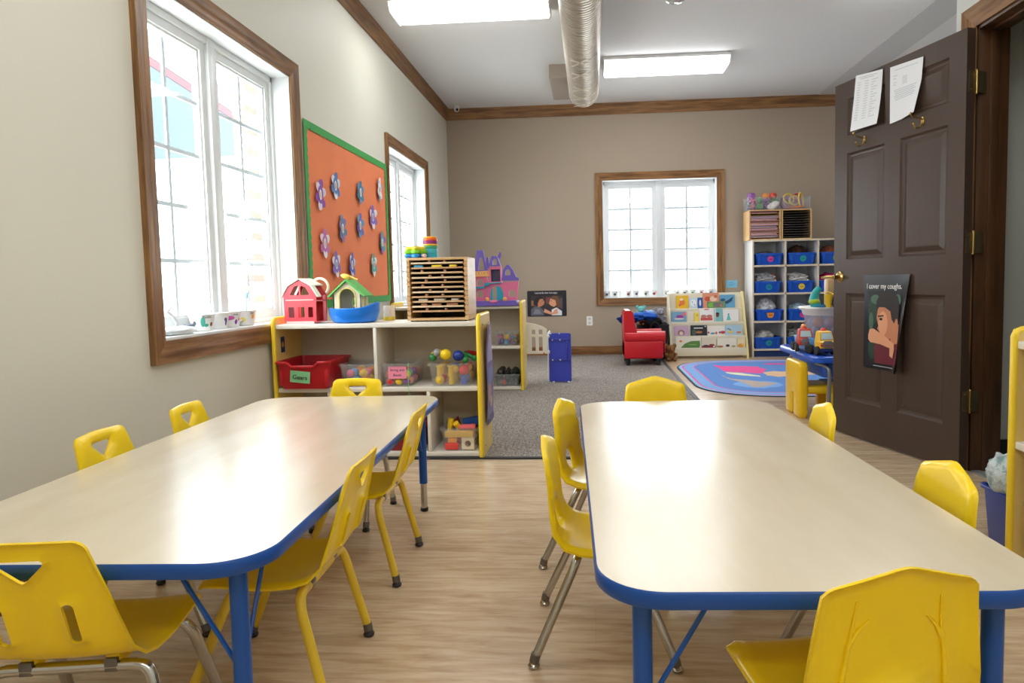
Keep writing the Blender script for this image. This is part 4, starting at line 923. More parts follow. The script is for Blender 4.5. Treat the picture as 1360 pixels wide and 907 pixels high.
toys_in('pastel toys in the far clear bin', lab('%s %s in bin under castle'), -0.735, 5.915, zb + 0.006, 0.175, 0.24, 24, [PK, MT, YE, PU, LB, OR], 0.026, 9, 2, ('ball', 'block', 'star'))
b7 = bin_('toy_bin', 'smoky clear bin of dark green figures on the bottom board of the far shelf', 'bin', -0.735, 5.93, 0.0375, 0.215, 0.27, 0.105, M_clear_grey)
toys_in('dark figures in the far bottom bin', lab('%s %s in far bottom bin'), -0.735, 5.92, 0.044, 0.19, 0.23, 34, [DG, DK, DG, GN, DK], 0.027, 13, 4, ('star', 'cloth'))
tag(MB().ell((0, 0, 0), (0.022, 0.016, 0.03), 12).ell((0, 0, 0.035), (0.016, 0.015, 0.016), 10).build('toy_figure', P(206, 110, 110), None, (-0.765, 5.815, 0.075)), 'small pink and white figure against the front of the bottom bin', 'figure')
for k, x in enumerate((-1.572, -1.315)):
    b = bin_('toy_bin', ('dark blue bin at the left end of the far shelf, seen below the window', 'dark blue bin behind the puzzle rack on the far shelf')[k], 'bin', x, 5.93, zb, 0.22, 0.28, 0.16, P(26, 32, 78))
# white and blue play panel behind the far shelf
pp = thing('play_kitchen', 'white and blue plastic play unit standing on the carpet beyond the far shelf', 'play unit', (-0.39, 6.18, 0.008))
mb = MB().wallplate(rrect(0.205, 0.45, 0.018, 5, 0.1035, 0.232), 0.0, 0.03); mb.build('blue_panel', P(58, 70, 186, rough=0.4), pp, smooth=40)
mb = MB()
for z in (0.20, 0.385): mb.bx(0.005, 0.20, -0.008, 0.002, z, z + 0.022, 0.003)
mb.bx(0.165, 0.18, -0.008, 0.002, 0.215, 0.385, 0.003).build('panel_rib', P(50, 60, 168, rough=0.4), pp)
mb = MB()
for x, z in ((0.035, 0.396), (0.105, 0.396), (0.035, 0.211), (0.105, 0.211), (0.02, 0.455), (0.10, 0.456)): mb.lathe([(0.007, 0), (0.006, 0.003), (0, 0.004)], 10, (x, -0.008, z), (PI / 2, 0, 0))
mb.build('screw', P(226, 210, 206), pp)
MB().bx(-0.012, 0.0, -0.004, 0.30, 0.012, 0.462, 0.004).build('side_frame', M_white, pp)
mb = MB()
for x in (0.03, 0.17): mb.bx(x, x + 0.02, -0.004, 0.03, 0.0, 0.012, 0.003)
mb.build('foot_pad', M_white, pp)
arc = [(-0.30, 0.275), (-0.012, 0.275), (-0.012, 0.50), (-0.05, 0.525), (-0.12, 0.55), (-0.19, 0.562), (-0.30, 0.565)]
hol = [rrect(0.036, h_, 0.006, 3, x, z) for x in (-0.135, -0.07, -0.235) for h_, z in ((0.045, 0.475), (0.13, 0.365))]
MB().wallplate(arc, -0.05, 0.02, hol).build('white_panel', P(238, 234, 222, rough=0.4), pp, smooth=0)
MB().bx(-0.012, 0.01, -0.05, 0.0, 0.275, 0.30, 0.002).bx(-0.012, 0.01, -0.05, 0.0, 0.42, 0.44, 0.002).build('hinge_block', P(238, 234, 222, rough=0.4), pp)
MB().bx(-0.30, -0.28, -0.05, -0.03, 0, 0.28, 0.004).build('panel_post', P(238, 234, 222, rough=0.4), pp)
mb = MB()
for x, z in ((-0.06, 0.315), (-0.04, 0.28)): mb.ell((x, -0.054, z), (0.008, 0.004, 0.006), 8)
mb.build('red_catch', P(206, 40, 60), pp)

# ------------------------------------------------------------------ bulletin board with paper flowers (local x along +Y of the room)
bb = thing('bulletin_board', 'orange bulletin board with a scalloped green border', 'bulletin board', (XL, 4.098, 0.80), PI / 2)
BW, BH = 1.71, 1.185
MB().bx(0, BW, -0.010, -0.001, 0, BH).build('board', P(222, 220, 212), bb, smooth=0)
M_orange = mat('orange_paper', (246, 144, 96), 0.75, spec=0.15, var=((240, 138, 98), (3, 3, 5), 3, 0.35, 0.65), bump=((5, 5, 7), 0.25))
def bf(o_): return lambda a, b: Vector((a, -0.0105 - o_ - 0.0035 * math.sin(7 * a + 3 * b) * math.sin(5 * b + 1), b))
MB().slab(rect(0.012, BW - 0.012, 0.012, BH - 0.012), [], bf(0.0036), bf(0.0040), 0.09).build('backing_paper', M_orange, bb)
def scallop(w, h, inset, step, amp):
    out = []
    def edge(x0, y0, x1, y1, nx, ny):
        L = math.hypot(x1 - x0, y1 - y0); n = int(L / step)
        for k in range(n):
            for j in range(4):
                s = (k + j / 4) / n; q = amp * math.sin(PI * (j / 4))
                out.append((x0 + (x1 - x0) * s + nx * q, y0 + (y1 - y0) * s + ny * q))
    i = inset
    edge(i, i, w - i, i, 0, 1); edge(w - i, i, w - i, h - i, -1, 0); edge(w - i, h - i, i, h - i, 0, -1); edge(i, h - i, i, i, 1, 0)
    return out
MB().slab(rect(0.004, BW - 0.004, 0.004, BH - 0.004), [scallop(BW, BH, 0.048, 0.052, 0.012)], lambda a, b: Vector((a, -0.018, b)), lambda a, b: Vector((a, -0.0192, b))).build('scalloped_border', P(60, 160, 74, rough=0.65), bb, smooth=0)
FL = [(4.298, 1.537, (150, 84, 176), (226, 216, 230), (214, 196, 150), 'purple flower with white tips, upper left of the orange board'), (4.565, 1.631, (92, 130, 190), (220, 226, 236), (206, 150, 110), 'blue flower beside the purple one in the upper row of the orange board'),
      (5.078, 1.650, (60, 130, 160), (110, 150, 196), (200, 170, 120), 'teal-blue flower in the top row of the orange board, right of centre'), (5.555, 1.736, (236, 234, 232), (140, 170, 206), (196, 120, 90), 'white flower with a blue side, upper right corner of the orange board'),
      (4.673, 1.349, (112, 134, 170), (150, 130, 190), (190, 160, 130), 'grey-blue flower with a folded dark tip in the middle row of the orange board'), (5.042, 1.399, (112, 110, 186), (90, 160, 190), (206, 150, 110), 'violet and teal flower in the middle of the orange board'),
      (5.349, 1.489, (146, 110, 190), (230, 226, 236), (176, 120, 150), 'lilac flower with white ends between two rows on the right half of the orange board'), (4.338, 1.226, (206, 120, 180), (236, 228, 236), (214, 196, 170), 'pink and white flower at the left of the orange board, above the barn'),
      (4.526, 1.094, (150, 120, 196), (232, 228, 232), (90, 160, 190), 'white and violet flower low on the orange board, above the barn roof'), (4.830, 1.095, (96, 110, 200), (210, 214, 236), (206, 180, 140), 'blue-violet flower low on the orange board, above the toy house'),
      (5.332, 1.106, (90, 176, 170), (232, 236, 232), (190, 150, 110), 'mint and white flower low on the orange board, right of the toy house'), (5.577, 1.298, (96, 160, 170), (150, 110, 190), (206, 170, 120), 'narrow teal and violet flower at the right edge of the orange board')]
for i, (y, z, c1, c2, c3, l) in enumerate(FL):
    o = thing('paper_flower', l, 'paper flower', (XL + 0.024, y, z), PI / 2, 'paper flowers on the orange board')
    rr = random.Random(i + 40); n = 6; rx, rz = 0.062 + rr.uniform(-.008, .008), 0.088 + rr.uniform(-.01, .012)
    tilt = rr.uniform(-.25, .25); cup = rr.uniform(0.004, 0.010)
    def ff(off, cup=cup): return lambda a, b: Vector((a, -0.004 - off - cup * ((a / 0.07) ** 2 + (b / 0.1) ** 2) * (0.6 + 0.5 * math.sin(i + a * 30)), b))
    for grp, nm in ((0, 'petal_layer'), (1, 'petal_layer')):
        mb = MB()
        for k in range(n):
            if k % 2 != grp: continue
            a = 2 * PI * k / n + tilt + PI / 2
            cx_, cz_ = rx * math.cos(a) * 0.72, rz * math.sin(a) * 0.70
            pts = []
            for q in range(14):
                b_ = 2 * PI * q / 14; u, v = 0.036 * math.cos(b_), 0.029 * math.sin(b_)
                pts.append((cx_ + u * math.cos(a) - v * math.sin(a), cz_ + u * math.sin(a) + v * math.cos(a)))
            mb.slab(pts, [], ff(0.001 * grp), ff(0.001 * grp + 0.0008), 0.02)
        if grp == 0: mb.slab(oval(0.042, 0.058, 16), [], ff(0.002), ff(0.0026), 0.02)
        mb.build(nm, P(*(c1 if (grp == 0) else c2), rough=0.7), o)
    MB().slab(oval(0.020, 0.034, 16), [], ff(0.0032), ff(0.0038), 0.015).build('flower_centre', P(236, 230, 224, rough=0.7), o)
    MB().slab(oval(0.011, 0.022, 14, 0, -0.002), [], ff(0.0042), ff(0.0046), 0.015).build('photo_oval', P(*c3, rough=0.6), o)
    MB().lathe([(0.004, -0.02), (0.004, 0.0), (0.0, 0.001)], 8, (0, -0.006, 0.0), (PI / 2, 0, 0)).build('push_pin', P(200, 200, 204), o)

# ------------------------------------------------------------------ window sills
def sill_cup(label, x, y, z, r, h, marks, group, name='paper_cup', seed=0, rz=0):
    o = thing(name, label, 'cup', (x, y, z), rz, group)
    MB().lathe([(r * 0.72, 0), (r * 0.76, 0.002), (r * 0.98, h - 0.003), (r * 1.03, h - 0.002), (r * 1.03, h + 0.001), (r * 0.94, h), (r * 0.72, 0.004), (0, 0.004)], 24).build('cup_body', P(238, 238, 236, rough=0.5), o)
    mats = []; mb = MB()
    for i, (c, a0, zz, w_, hh) in enumerate(marks):
        mb.m = i; mats.append(P(*c, rough=0.6))
        f = lambda q: (lambda u, v: Vector(((r * (0.72 + 0.26 * (v / h)) + q) * math.sin(u), -(r * (0.72 + 0.26 * (v / h)) + q) * math.cos(u), v)))
        mb.slab(el(a0, zz * h, w_ / r, hh * h, 12), [], f(0.0012), f(0.0018))
    if marks: mb.build('drawing', mats, o)
    return o
XS, ZS = -1.835, 0.7495
def wr(o, s, dz):                                       # a child's name written around a cup
    pass
c1 = sill_cup('white cup with grey, green and orange drawings, first in the sill row', XS, 3.06, ZS, 0.060, 0.078, [((110, 110, 118), 0.2, 0.5, 0.008, 0.12), ((80, 180, 160), 0.9, 0.55, 0.012, 0.3), ((60, 170, 150), 1.2, 0.35, 0.012, 0.1), ((150, 90, 60), 1.7, 0.4, 0.009, 0.13)], 'decorated cups on the large window sill', rz=-0.25)
c2 = sill_cup('white cup with a purple figure, second in the sill row', XS, 3.195, ZS, 0.056, 0.078, [((96, 90, 170), 1.7, 0.45, 0.008, 0.25), ((90, 90, 100), 1.55, 0.6, 0.006, 0.1)], 'decorated cups on the large window sill', rz=-0.25)
c3 = sill_cup('white cup with a bright pink scribble, third in the sill row', XS, 3.312, ZS, 0.055, 0.078, [((224, 96, 190), 0.75, 0.62, 0.026, 0.14), ((120, 60, 150), 1.4, 0.35, 0.009, 0.16), ((226, 120, 150), 1.75, 0.5, 0.006, 0.1)], 'decorated cups on the large window sill', rz=-0.25)
c4 = sill_cup('white cup with yellow fish and sun, holding a toothbrush', XS, 3.455, ZS, 0.062, 0.078, [((232, 214, 70), 0.6, 0.4, 0.016, 0.16), ((240, 180, 90), 1.6, 0.6, 0.011, 0.16), ((230, 120, 170), 0.1, 0.4, 0.007, 0.1)], 'decorated cups on the large window sill', rz=-0.25)
for c, s, a in ((c1, 'Maddie', 1.25), (c3, 'Calvin', 1.2), (c4, 'Jose', 1.5)):
    r_ = 0.0605
    text(s, 0.016, M_ink, 'lettering', c, ((r_ + 0.004) * math.sin(a - 0.1), -(r_ + 0.004) * math.cos(a - 0.1), 0.066), (PI / 2, 0, a), 0.0003, 'CENTER', 0.9)
tb = thing('toothbrush', 'pale blue toothbrush standing in the last cup of the sill row', 'toothbrush', (XS, 3.455, ZS + 0.006))
MB().tube([(0, 0.01, 0), (0, 0.028, 0.09), (0, 0.036, 0.135)], 0.0035, 8).build('handle', P(150, 196, 214), tb)
MB().box((0, 0.038, 0.150), (0.012, 0.010, 0.032), 0.003, (-0.18, 0, 0)).build('bristle_head', P(110, 176, 206), tb)
cr = thing('crumpled_tissue', 'white crumpled tissue lying at the near end of the large window sill', 'tissue', (XS + 0.02, 2.84, ZS))
MB().ell((0, 0, 0.016), (0.05, 0.10, 0.022), 18, None, 0.22, 4, 0.0).build('tissue', P(228, 232, 234, rough=0.8), cr)
sp = MB().tube(catmull([(0.0, 0.02, 0.02), (0, 0.016, 0.05), (0, -0.02, 0.082), (0, -0.035, 0.092), (0, 0.0, 0.118)]), lambda s: 0.008 - 0.003 * s, 8)
tag(sp.build('bent_straw', P(226, 230, 234), None, (XS + 0.03, 2.80, ZS + 0.012)), 'bent white straw sticking up at the near end of the large window sill', 'straw')
mk = thing('marker_pen', 'grey marker lying behind the crumpled tissue on the window sill', 'marker', (XS - 0.01, 2.99, ZS + 0.030), PI / 2)
MB().cyl((-0.05, 0, 0), (0.03, 0, 0), 0.007, seg=12).build('barrel', P(120, 130, 146), mk); MB().cyl((0.03, 0, 0), (0.05, 0, 0), 0.0075, 0.006, 12).build('cap', P(70, 76, 90), mk)
cupx = [0.215, 0.313, 0.477, 0.575, 0.699, 0.799, 0.951, 1.082, 1.181, 1.274, 1.379, 1.493]
cdes = ['grey scribbles, leftmost', 'dark green mark, second from left', 'red and grey dots, third from left', 'heavy grey drawing, fourth from left', 'grey-green drawing, fifth from left', 'red heart shape, just left of the centre post', 'faint green lines, just right of the centre post', 'pale grey lines, second right of the centre post', 'dark cap shape, third right of the centre post', 'green leaf shape, fourth right of the centre post', 'pink dots, second from right', 'blue mark, rightmost above the book rack']
ccol = [(110, 110, 116), (70, 100, 90), (176, 80, 90), (120, 122, 128), (130, 140, 136), (206, 70, 84), (140, 176, 150), (160, 160, 166), (90, 90, 96), (90, 170, 120), (206, 130, 160), (130, 150, 190)]
for k, x in enumerate(cupx):
    sill_cup('white cup with ' + cdes[k] + ' in the far window', x, YB + 0.05, 0.7265, 0.040, 0.074, [(tuple(int(v * .8) for v in ccol[k]), -0.2 + 0.1 * (k % 4), 0.45, 0.020, 0.22), (tuple(min(255, v + 50) for v in ccol[k]), 0.5, 0.7, 0.008, 0.12)], 'decorated cups in the taupe wall window')
tag(MB().tube([(0, 0, 0), (0.004, 0, 0.09)], 0.003, 8).build('craft_stick', P(190, 186, 176), None, (0.375, YB + 0.05, 0.7265)), 'thin craft stick standing between cups in the taupe wall window', 'stick')

# ------------------------------------------------------------------ things on the taupe wall
wp = thing('feelings_poster', 'dark poster of two children facing each other on the taupe wall', 'poster', (-0.794, YB, 0.500))
MB().prism(rrect(0.495, 0.325, 0.012, 4, 0.2475, 0.1625), 0.003, FRONT).build('board', P(26, 28, 40, rough=0.35), wp)
grey_sh, whites = (96, 98, 112), (226, 226, 230)
sh = [((52, 44, 50), rect(0.09, 0.9, 0.03, 0.80)), ((150, 104, 70), rect(0.10, 0.2, 0.42, 0.62)), ((120, 60, 60), rect(0.48, 0.60, 0.5, 0.74)), ((80, 76, 96), rect(0.84, 0.9, 0.3, 0.7)),
      (grey_sh, [(0.09, 0.035), (0.09, 0.28), (0.2, 0.4), (0.33, 0.36), (0.42, 0.22), (0.42, 0.035)]), ((130, 132, 146), [(0.14, 0.1), (0.2, 0.3), (0.3, 0.28), (0.36, 0.1)]),
      (skin, [(0.27, 0.36), (0.27, 0.62), (0.38, 0.72), (0.44, 0.56), (0.42, 0.46), (0.36, 0.40)]), (hair, [(0.16, 0.44), (0.16, 0.62), (0.24, 0.76), (0.36, 0.80), (0.41, 0.70), (0.31, 0.66), (0.28, 0.54), (0.24, 0.44)]),
      (whites, [(0.62, 0.035), (0.62, 0.26), (0.74, 0.34), (0.88, 0.2), (0.88, 0.035)]), (skin2, [(0.42, 0.16), (0.44, 0.30), (0.52, 0.24), (0.64, 0.14), (0.7, 0.26), (0.76, 0.3), (0.78, 0.1), (0.62, 0.06)]),
      (skin2, [(0.57, 0.58), (0.55, 0.5), (0.60, 0.42), (0.68, 0.36), (0.76, 0.46), (0.74, 0.66), (0.60, 0.72)]), ((112, 74, 48), [(0.58, 0.70), (0.66, 0.80), (0.78, 0.78), (0.84, 0.62), (0.85, 0.36), (0.78, 0.3), (0.74, 0.46), (0.72, 0.62)]),
      ((40, 30, 30), el(0.385, 0.60, 0.012, 0.014)), ((40, 30, 30), el(0.61, 0.60, 0.012, 0.014))]
picture(wp, 0.495, 0.325, sh, 0.0034)
text('I use words when I am angry.', 0.034, M_white, 'lettering', wp, (0.24, -0.008, 0.297), UPRIGHT, 0.0003, 'CENTER', 0.72)
ot = thing('wall_outlet', 'white wall outlet on the taupe wall right of the feelings poster', 'outlet', (-0.013, YB, 0.435))
MB().prism(rrect(0.075, 0.118, 0.008, 4), 0.006, FRONT).build('cover_plate', M_white, ot)
for z in (-0.026, 0.026):
    sk = MB().prism(rrect(0.036, 0.032, 0.012, 5, 0, z), 0.003, FRONT, z0=0.006).build('socket', P(214, 214, 212), ot)
    MB().bx(-0.008, -0.006, -0.0095, -0.009, z - 0.004, z + 0.006).bx(0.006, 0.008, -0.0095, -0.009, z - 0.004, z + 0.006).build('slot', M_black, sk, smooth=0)
nc = thing('note_card', 'light blue note card on the taupe wall beside the oak window frame', 'card', (1.678, YB, 0.818))
MB().bx(0, 0.135, -0.0022, -0.001, 0, 0.088).build('card', P(124, 192, 222, rough=0.6), nc, smooth=0)
mb = MB()
for k, w_ in enumerate((0.05, 0.075, 0.06)): mb.bx(0.035, 0.035 + w_, -0.0028, -0.0023, 0.058 - 0.018 * k, 0.063 - 0.018 * k)
mb.build('writing', P(72, 120, 160), nc, smooth=0)

# ------------------------------------------------------------------ red armchair and plush toys
M_vinyl = mat('red_vinyl', (198, 20, 36), 0.32, spec=0.5, bump=((14, 14, 14), 0.12))
ac = thing('armchair', 'small red vinyl armchair on black feet in front of the window', 'armchair', (0.36, 7.30, 0.0085))
MB().bx(0.0, 0.42, 0.0, 0.50, 0.075, 0.27, 0.02, 3).build('base', M_vinyl, ac)
MB().bx(0.10, 0.435, 0.10, 0.40, 0.25, 0.335, 0.025, 3).build('seat_cushion', M_vinyl, ac)
bk = [(0.0, 0.10), (0.0, 0.575), (0.02, 0.60), (0.07, 0.60), (0.10, 0.575), (0.12, 0.45), (0.145, 0.33), (0.145, 0.10)]
MB().prism(bk, 0.48, Matrix(((1, 0, 0, 0.0), (0, 0, 1, 0.01), (0, 1, 0, 0), (0, 0, 0, 1)))).build('backrest', M_vinyl, ac, smooth=50)
for y0 in (0.0, 0.40):
    MB().prism(rrect(0.12, 0.12, 0.05, 8, 0, 0.31), 0.43, Matrix(((0, 0, 1, 0.012), (1, 0, 0, y0 + 0.05), (0, 1, 0, 0), (0, 0, 0, 1)))).build('armrest', M_vinyl, ac, smooth=50)
for x in (0.04, 0.37):
    for y in (0.05, 0.45): MB().lathe([(0.020, 0), (0.026, 0.07), (0.026, 0.078)], 12, (x, y, 0)).build('leg', M_black, ac)
MB().box((0.44, 0.25, 0.19), (0.014, 0.36, 0.11), 0.006).build('front_panel', M_vinyl, ac)
def plush(name, label, c, loc, size, rz=0, ears=True):
    o = thing(name, label, 'soft toy', loc, rz, None); m = mat(name + '_plush', c, 0.95, spec=0.1, bump=((160, 160, 160), 0.6))
    s = size
    MB().ell((0, 0, s * 0.9), (s * 0.8, s * 0.75, s * 0.95), 16).build('body', m, o)
    hd_ = MB().ell((0, -s * 0.45, s * 1.9), (s * 0.68, s * 0.62, s * 0.6), 16).ell((0, -s * 1.0, s * 1.75), (s * 0.3, s * 0.35, s * 0.27), 12).build('head', m, o)
    for q in (-1, 1):
        if ears: MB().ell((q * s * 0.66, -s * 0.2, s * 2.3), (s * 0.33, s * 0.12, s * 0.36), 12).build('ear', m, hd_)
        MB().ell((q * s * 0.25, -s * 1.02, s * 2.02), (s * 0.07,) * 3, 8).build('eye', M_black, hd_)
        MB().ell((q * s * 0.75, -s * 0.5, s * 1.0), (s * 0.26, s * 0.5, s * 0.26), 12).build('arm', m, o)
        MB().ell((q * s * 0.5, -s * 0.75, s * 0.28), (s * 0.3, s * 0.6, s * 0.28), 12).build('foot', m, o)
    return o
# dark floor basket behind the armchair that carries the soft toys
bs = thing('toy_basket', 'black fabric basket of soft toys between the red armchair and the book rack', 'basket', (0.735, 8.12, 0.0085))
MB().open_box(0.36, 0.42, 0.40, 0.02, 0.006, 0.006, 0.05).build('tub', P(28, 26, 30, rough=0.8), bs, smooth=40)
tag(MB().ell((0, 0, 0), (0.155, 0.18, 0.10), 20, None, 0.10, 8).build('soft_toy_heap', P(40, 36, 44, rough=0.9), None, (0.735, 8.12, 0.37)), 'heap of dark soft toys filling the black basket', 'soft toys', None, 'stuff')
plush('elephant_plush', 'grey plush elephant on top of the soft toys by the book rack', (150, 150, 158), (0.81, 8.02, 0.42), 0.072, 0.3)
plush('toy_bear', 'tan teddy lying behind the red armchair seat', (176, 116, 70), (0.60, 7.93, 0.41), 0.050, -0.3)
plush('toy_bear', 'brown teddy low between the armchair and the book rack', (150, 108, 66), (0.905, 7.80, 0.0), 0.075, 0.2)
plush('teal_plush', 'teal and white plush with pink face on top of the soft toys', (120, 190, 184), (0.60, 8.12, 0.47), 0.062, 0.1)
def drape(name, label, c, loc, r, seed, cat='clothes'):
    o = MB().ell((0, 0, 0), r, 22, None, 0.3, seed)
    return tag(o.build(name, mat(name + '_cloth', c, 0.85, spec=0.1, bump=((30, 30, 30), 0.4)), None, loc), label, cat)
drape('folded_dress', 'shiny blue dress-up cloth draped over the soft toys behind the armchair', (32, 82, 170), (0.58, 7.94, 0.505), (0.19, 0.10, 0.05), 2)
drape('folded_dress', 'dark blue cloth corner poking out left of the armchair back', (24, 44, 104), (0.44, 7.95, 0.475), (0.12, 0.07, 0.05), 6)
drape('folded_scarf', 'black scarf bunched below the grey plush elephant', (22, 22, 28), (0.70, 7.93, 0.43), (0.13, 0.08, 0.06), 12)
drape('folded_scarf', 'pale blue scarf beside the teal plush', (130, 160, 200), (0.70, 8.06, 0.525), (0.08, 0.07, 0.05), 15)
bgb = thing('black_bag', 'black bag standing on the floor beside the book rack', 'bag', (0.74, 7.86, 0.0085))
MB().bx(-0.07, 0.07, -0.03, 0.05, 0, 0.36, 0.03, 3).build('body', P(20, 20, 22, rough=0.7), bgb)
MB().tube(catmull([(-0.05, -0.032, 0.3), (-0.045, -0.04, 0.40), (0.0, -0.035, 0.44), (0.045, -0.04, 0.40), (0.05, -0.032, 0.3)]), 0.006, 8).build('strap', P(30, 30, 32, rough=0.7), bgb)

# ------------------------------------------------------------------ book display rack
M_cream_b = mat('cream_laminate', (230, 222, 198), 0.4)
br_ = thing('book_rack', 'cream sloping book display rack beneath the window', 'book rack', (1.385, 7.96, 0))
hw = 0.43
for s in (-1, 1):
    sil = [(0.0, 0.0), (0.36, 0.0), (0.36, 0.77), (0.33, 0.775), (0.29, 0.765), (0.02, 0.10)]
    MB().prism(sil, 0.022, Matrix(((0, 0, 1, s * (hw + 0.011) - 0.011), (1, 0, 0, 0), (0, 1, 0, 0), (0, 0, 0, 1)))).build('side_panel', mat('rack_side_maple', (232, 214, 150), 0.4) if s > 0 else M_cream_b, br_, smooth=30)
tiers = [(0.02, 0.03, 0.122), (0.095, 0.200, 0.262), (0.175, 0.372, 0.422), (0.255, 0.545, 0.580)]
for k, (yy, z0, z1) in enumerate(tiers):
    MB().bx(-hw, hw, yy, yy + 0.012, z0, z1, 0.002).build('front_lip', M_cream_b, br_)
    q = [Vector((0, yy + 0.014, z0 + 0.004)), Vector((0, yy + 0.012 + 0.062, z0 + 0.004)), Vector((0, yy + 0.012 + 0.062, z0 + 0.016)), Vector((0, yy + 0.014, z0 + 0.016))]
    MB().rings([[p + Vector((-hw, 0, 0)) for p in q], [p + Vector((hw, 0, 0)) for p in q]]).build('ledge', M_cream_b, br_, smooth=0)
    zt2 = tiers[k + 1][1] + 0.02 if k < 3 else 0.762
    q = [Vector((0, yy + 0.05, z0 + 0.016)), Vector((0, yy + 0.058, z0 + 0.016)), Vector((0, yy + 0.092, zt2)), Vector((0, yy + 0.084, zt2))]
    MB().rings([[p + Vector((-hw, 0, 0)) for p in q], [p + Vector((hw, 0, 0)) for p in q]]).build('back_panel', M_cream_b, br_, smooth=0)
BK = [ # tier, x0, x1, top z, cover, layer, art, label
 (3, 1.036, 1.185, 0.735, (236, 188, 40), 0, [((226, 120, 60), el(.5, .45, .22, .22)), ((240, 226, 200), el(.45, .7, .14, .1)), ((226, 96, 50), el(.3, .25, .1, .08))], 'yellow picture book with an orange animal on the top tier'),
 (3, 1.192, 1.292, 0.705, (206, 222, 232), 0, [((240, 244, 246), el(.5, .5, .36, .34)), ((90, 110, 140), el(.4, .6, .06, .06)), ((90, 110, 140), el(.65, .35, .06, .06))], 'pale blue snowy picture book next to the yellow one, top tier'),
 (3, 1.296, 1.354, 0.706, (36, 90, 170), 0, [((220, 226, 230), el(.5, .5, .2, .3))], 'narrow dark blue book, top tier'),
 (3, 1.357, 1.550, 0.762, (222, 150, 118), 0, [((206, 90, 60), el(.3, .6, .2, .16)), ((240, 206, 180), el(.65, .6, .22, .18)), ((206, 110, 80), el(.8, .75, .12, .1))], 'orange illustrated book standing tallest at the back of the top tier'),
 (3, 1.410, 1.620, 0.655, (110, 150, 96), 1, [((120, 190, 70), el(.18, .5, .16, .36)), ((120, 116, 110), el(.6, .5, .3, .4)), ((206, 110, 90), el(.75, .4, .06, .2))], 'low green and grey book in front of the orange one, top tier'),
 (3, 1.560, 1.738, 0.736, (104, 168, 206), 0, [((40, 70, 90), [(.1, .4), (.5, .55), (.9, .85), (.8, .5), (.5, .3)]), ((60, 90, 110), el(.2, .6, .16, .12))], 'blue book with a dark bird, right end of the top tier'),
 (2, 0.972, 1.150, 0.545, (120, 166, 196), 0, [((150, 60, 150), el(.55, .5, .24, .18)), ((236, 226, 222), el(.5, .3, .34, .08)), ((226, 120, 130), el(.85, .75, .14, .2))], 'blue mermaid picture book, left end of the second tier'),
 (2, 1.242, 1.300, 0.530, (240, 216, 90), 0, [((220, 170, 40), el(.6, .7, .2, .12))], 'thin yellow book on the second tier'),
 (2, 1.302, 1.474, 0.578, (238, 236, 232), 0, [((206, 90, 80), rect(.08, .9, .08, .3)), ((190, 130, 110), el(.3, .4, .2, .12)), ((190, 120, 110), el(.7, .4, .2, .12)), ((206, 60, 60), el(.5, .92, .2, .04))], 'white book with red lettering and drawings on the second tier'),
 (2, 1.477, 1.576, 0.578, (130, 190, 190), 0, [((120, 66, 50), el(.4, .48, .2, .16)), ((70, 40, 36), el(.4, .6, .22, .08)), ((200, 210, 206), rect(.0, .22, .0, 1))], 'teal book with a brown face on the second tier'),
 (2, 1.580, 1.766, 0.560, (238, 236, 230), 0, [((90, 196, 190), [(.22, .1), (.3, .45), (.36, .6), (.42, .45), (.5, .1)]), ((60, 150, 160), el(.36, .6, .06, .06))], 'white book with a small teal figure, right end of the second tier'),
 (1, 0.990, 1.160, 0.378, (206, 170, 200), 0, [((150, 110, 100), el(.5, .3, .24, .3)), ((236, 214, 200), el(.5, .24, .14, .2))], 'lilac book with an arch of hair, left end of the third tier'),
 (1, 1.186, 1.378, 0.382, (38, 42, 48), 0, [((190, 110, 70), el(.5, .32, .22, .12)), ((70, 90, 80), el(.2, .3, .14, .3)), ((230, 230, 226), rect(.2, .75, .68, .78)), ((230, 230, 230), el(.9, .88, .05, .06))], 'black book with white title on the third tier'),
 (1, 1.384, 1.588, 0.372, (238, 234, 222), 0, [((206, 60, 60), el(.88, .3, .14, .16)), ((90, 170, 210), el(.3, .2, .14, .1)), ((226, 120, 60), el(.5, .24, .06, .16)), ((80, 90, 150), el(.7, .3, .05, .12)), ((206, 70, 70), el(.06, .3, .06, .1))], 'white book with a row of colourful shapes on the third tier'),
 (1, 1.592, 1.790, 0.380, (176, 206, 220), 0, [((240, 200, 70), el(.3, .3, .16, .12)), ((236, 130, 70), el(.8, .26, .14, .1)), ((90, 80, 110), [(.04, .6), (.2, .68), (.36, .5), (.3, .46), (.2, .58)])], 'pale blue book with two orange birds, right end of the third tier'),
 (0, 1.000, 1.296, 0.250, (236, 230, 212), 0, [((238, 130, 60), el(.2, .62, .06, .1)), ((92, 140, 70), [(.2, .02), (.36, .4), (.6, .62), (.95, .66), (.97, .3), (.93, .02)]), ((140, 180, 90), el(.66, .3, .2, .05))], 'white book with a big green leaf, left end of the bottom tier'),
 (0, 1.300, 1.472, 0.236, (222, 212, 190), 0, [((150, 40, 44), rect(.03, .97, .0, .2)), ((60, 70, 90), el(.3, .2, .2, .1)), ((150, 60, 60), el(.7, .26, .2, .12)), ((238, 236, 230), el(.85, .12, .07, .08))], 'cream book with a dark red band on the bottom tier'),
 (0, 1.482, 1.710, 0.230, (234, 228, 212), 0, [((190, 130, 80), el(.16, .1, .16, .12)), ((70, 56, 50), el(.54, .2, .1, .14)), ((180, 170, 110), el(.84, .12, .1, .1))], 'white book with brown animals on the bottom tier'),
 (0, 1.716, 1.806, 0.226, (236, 220, 180), 0, [((232, 160, 60), el(.45, .2, .4, .2)), ((240, 190, 90), el(.7, .3, .2, .12))], 'narrow book with an orange shape, right end of the bottom tier')]
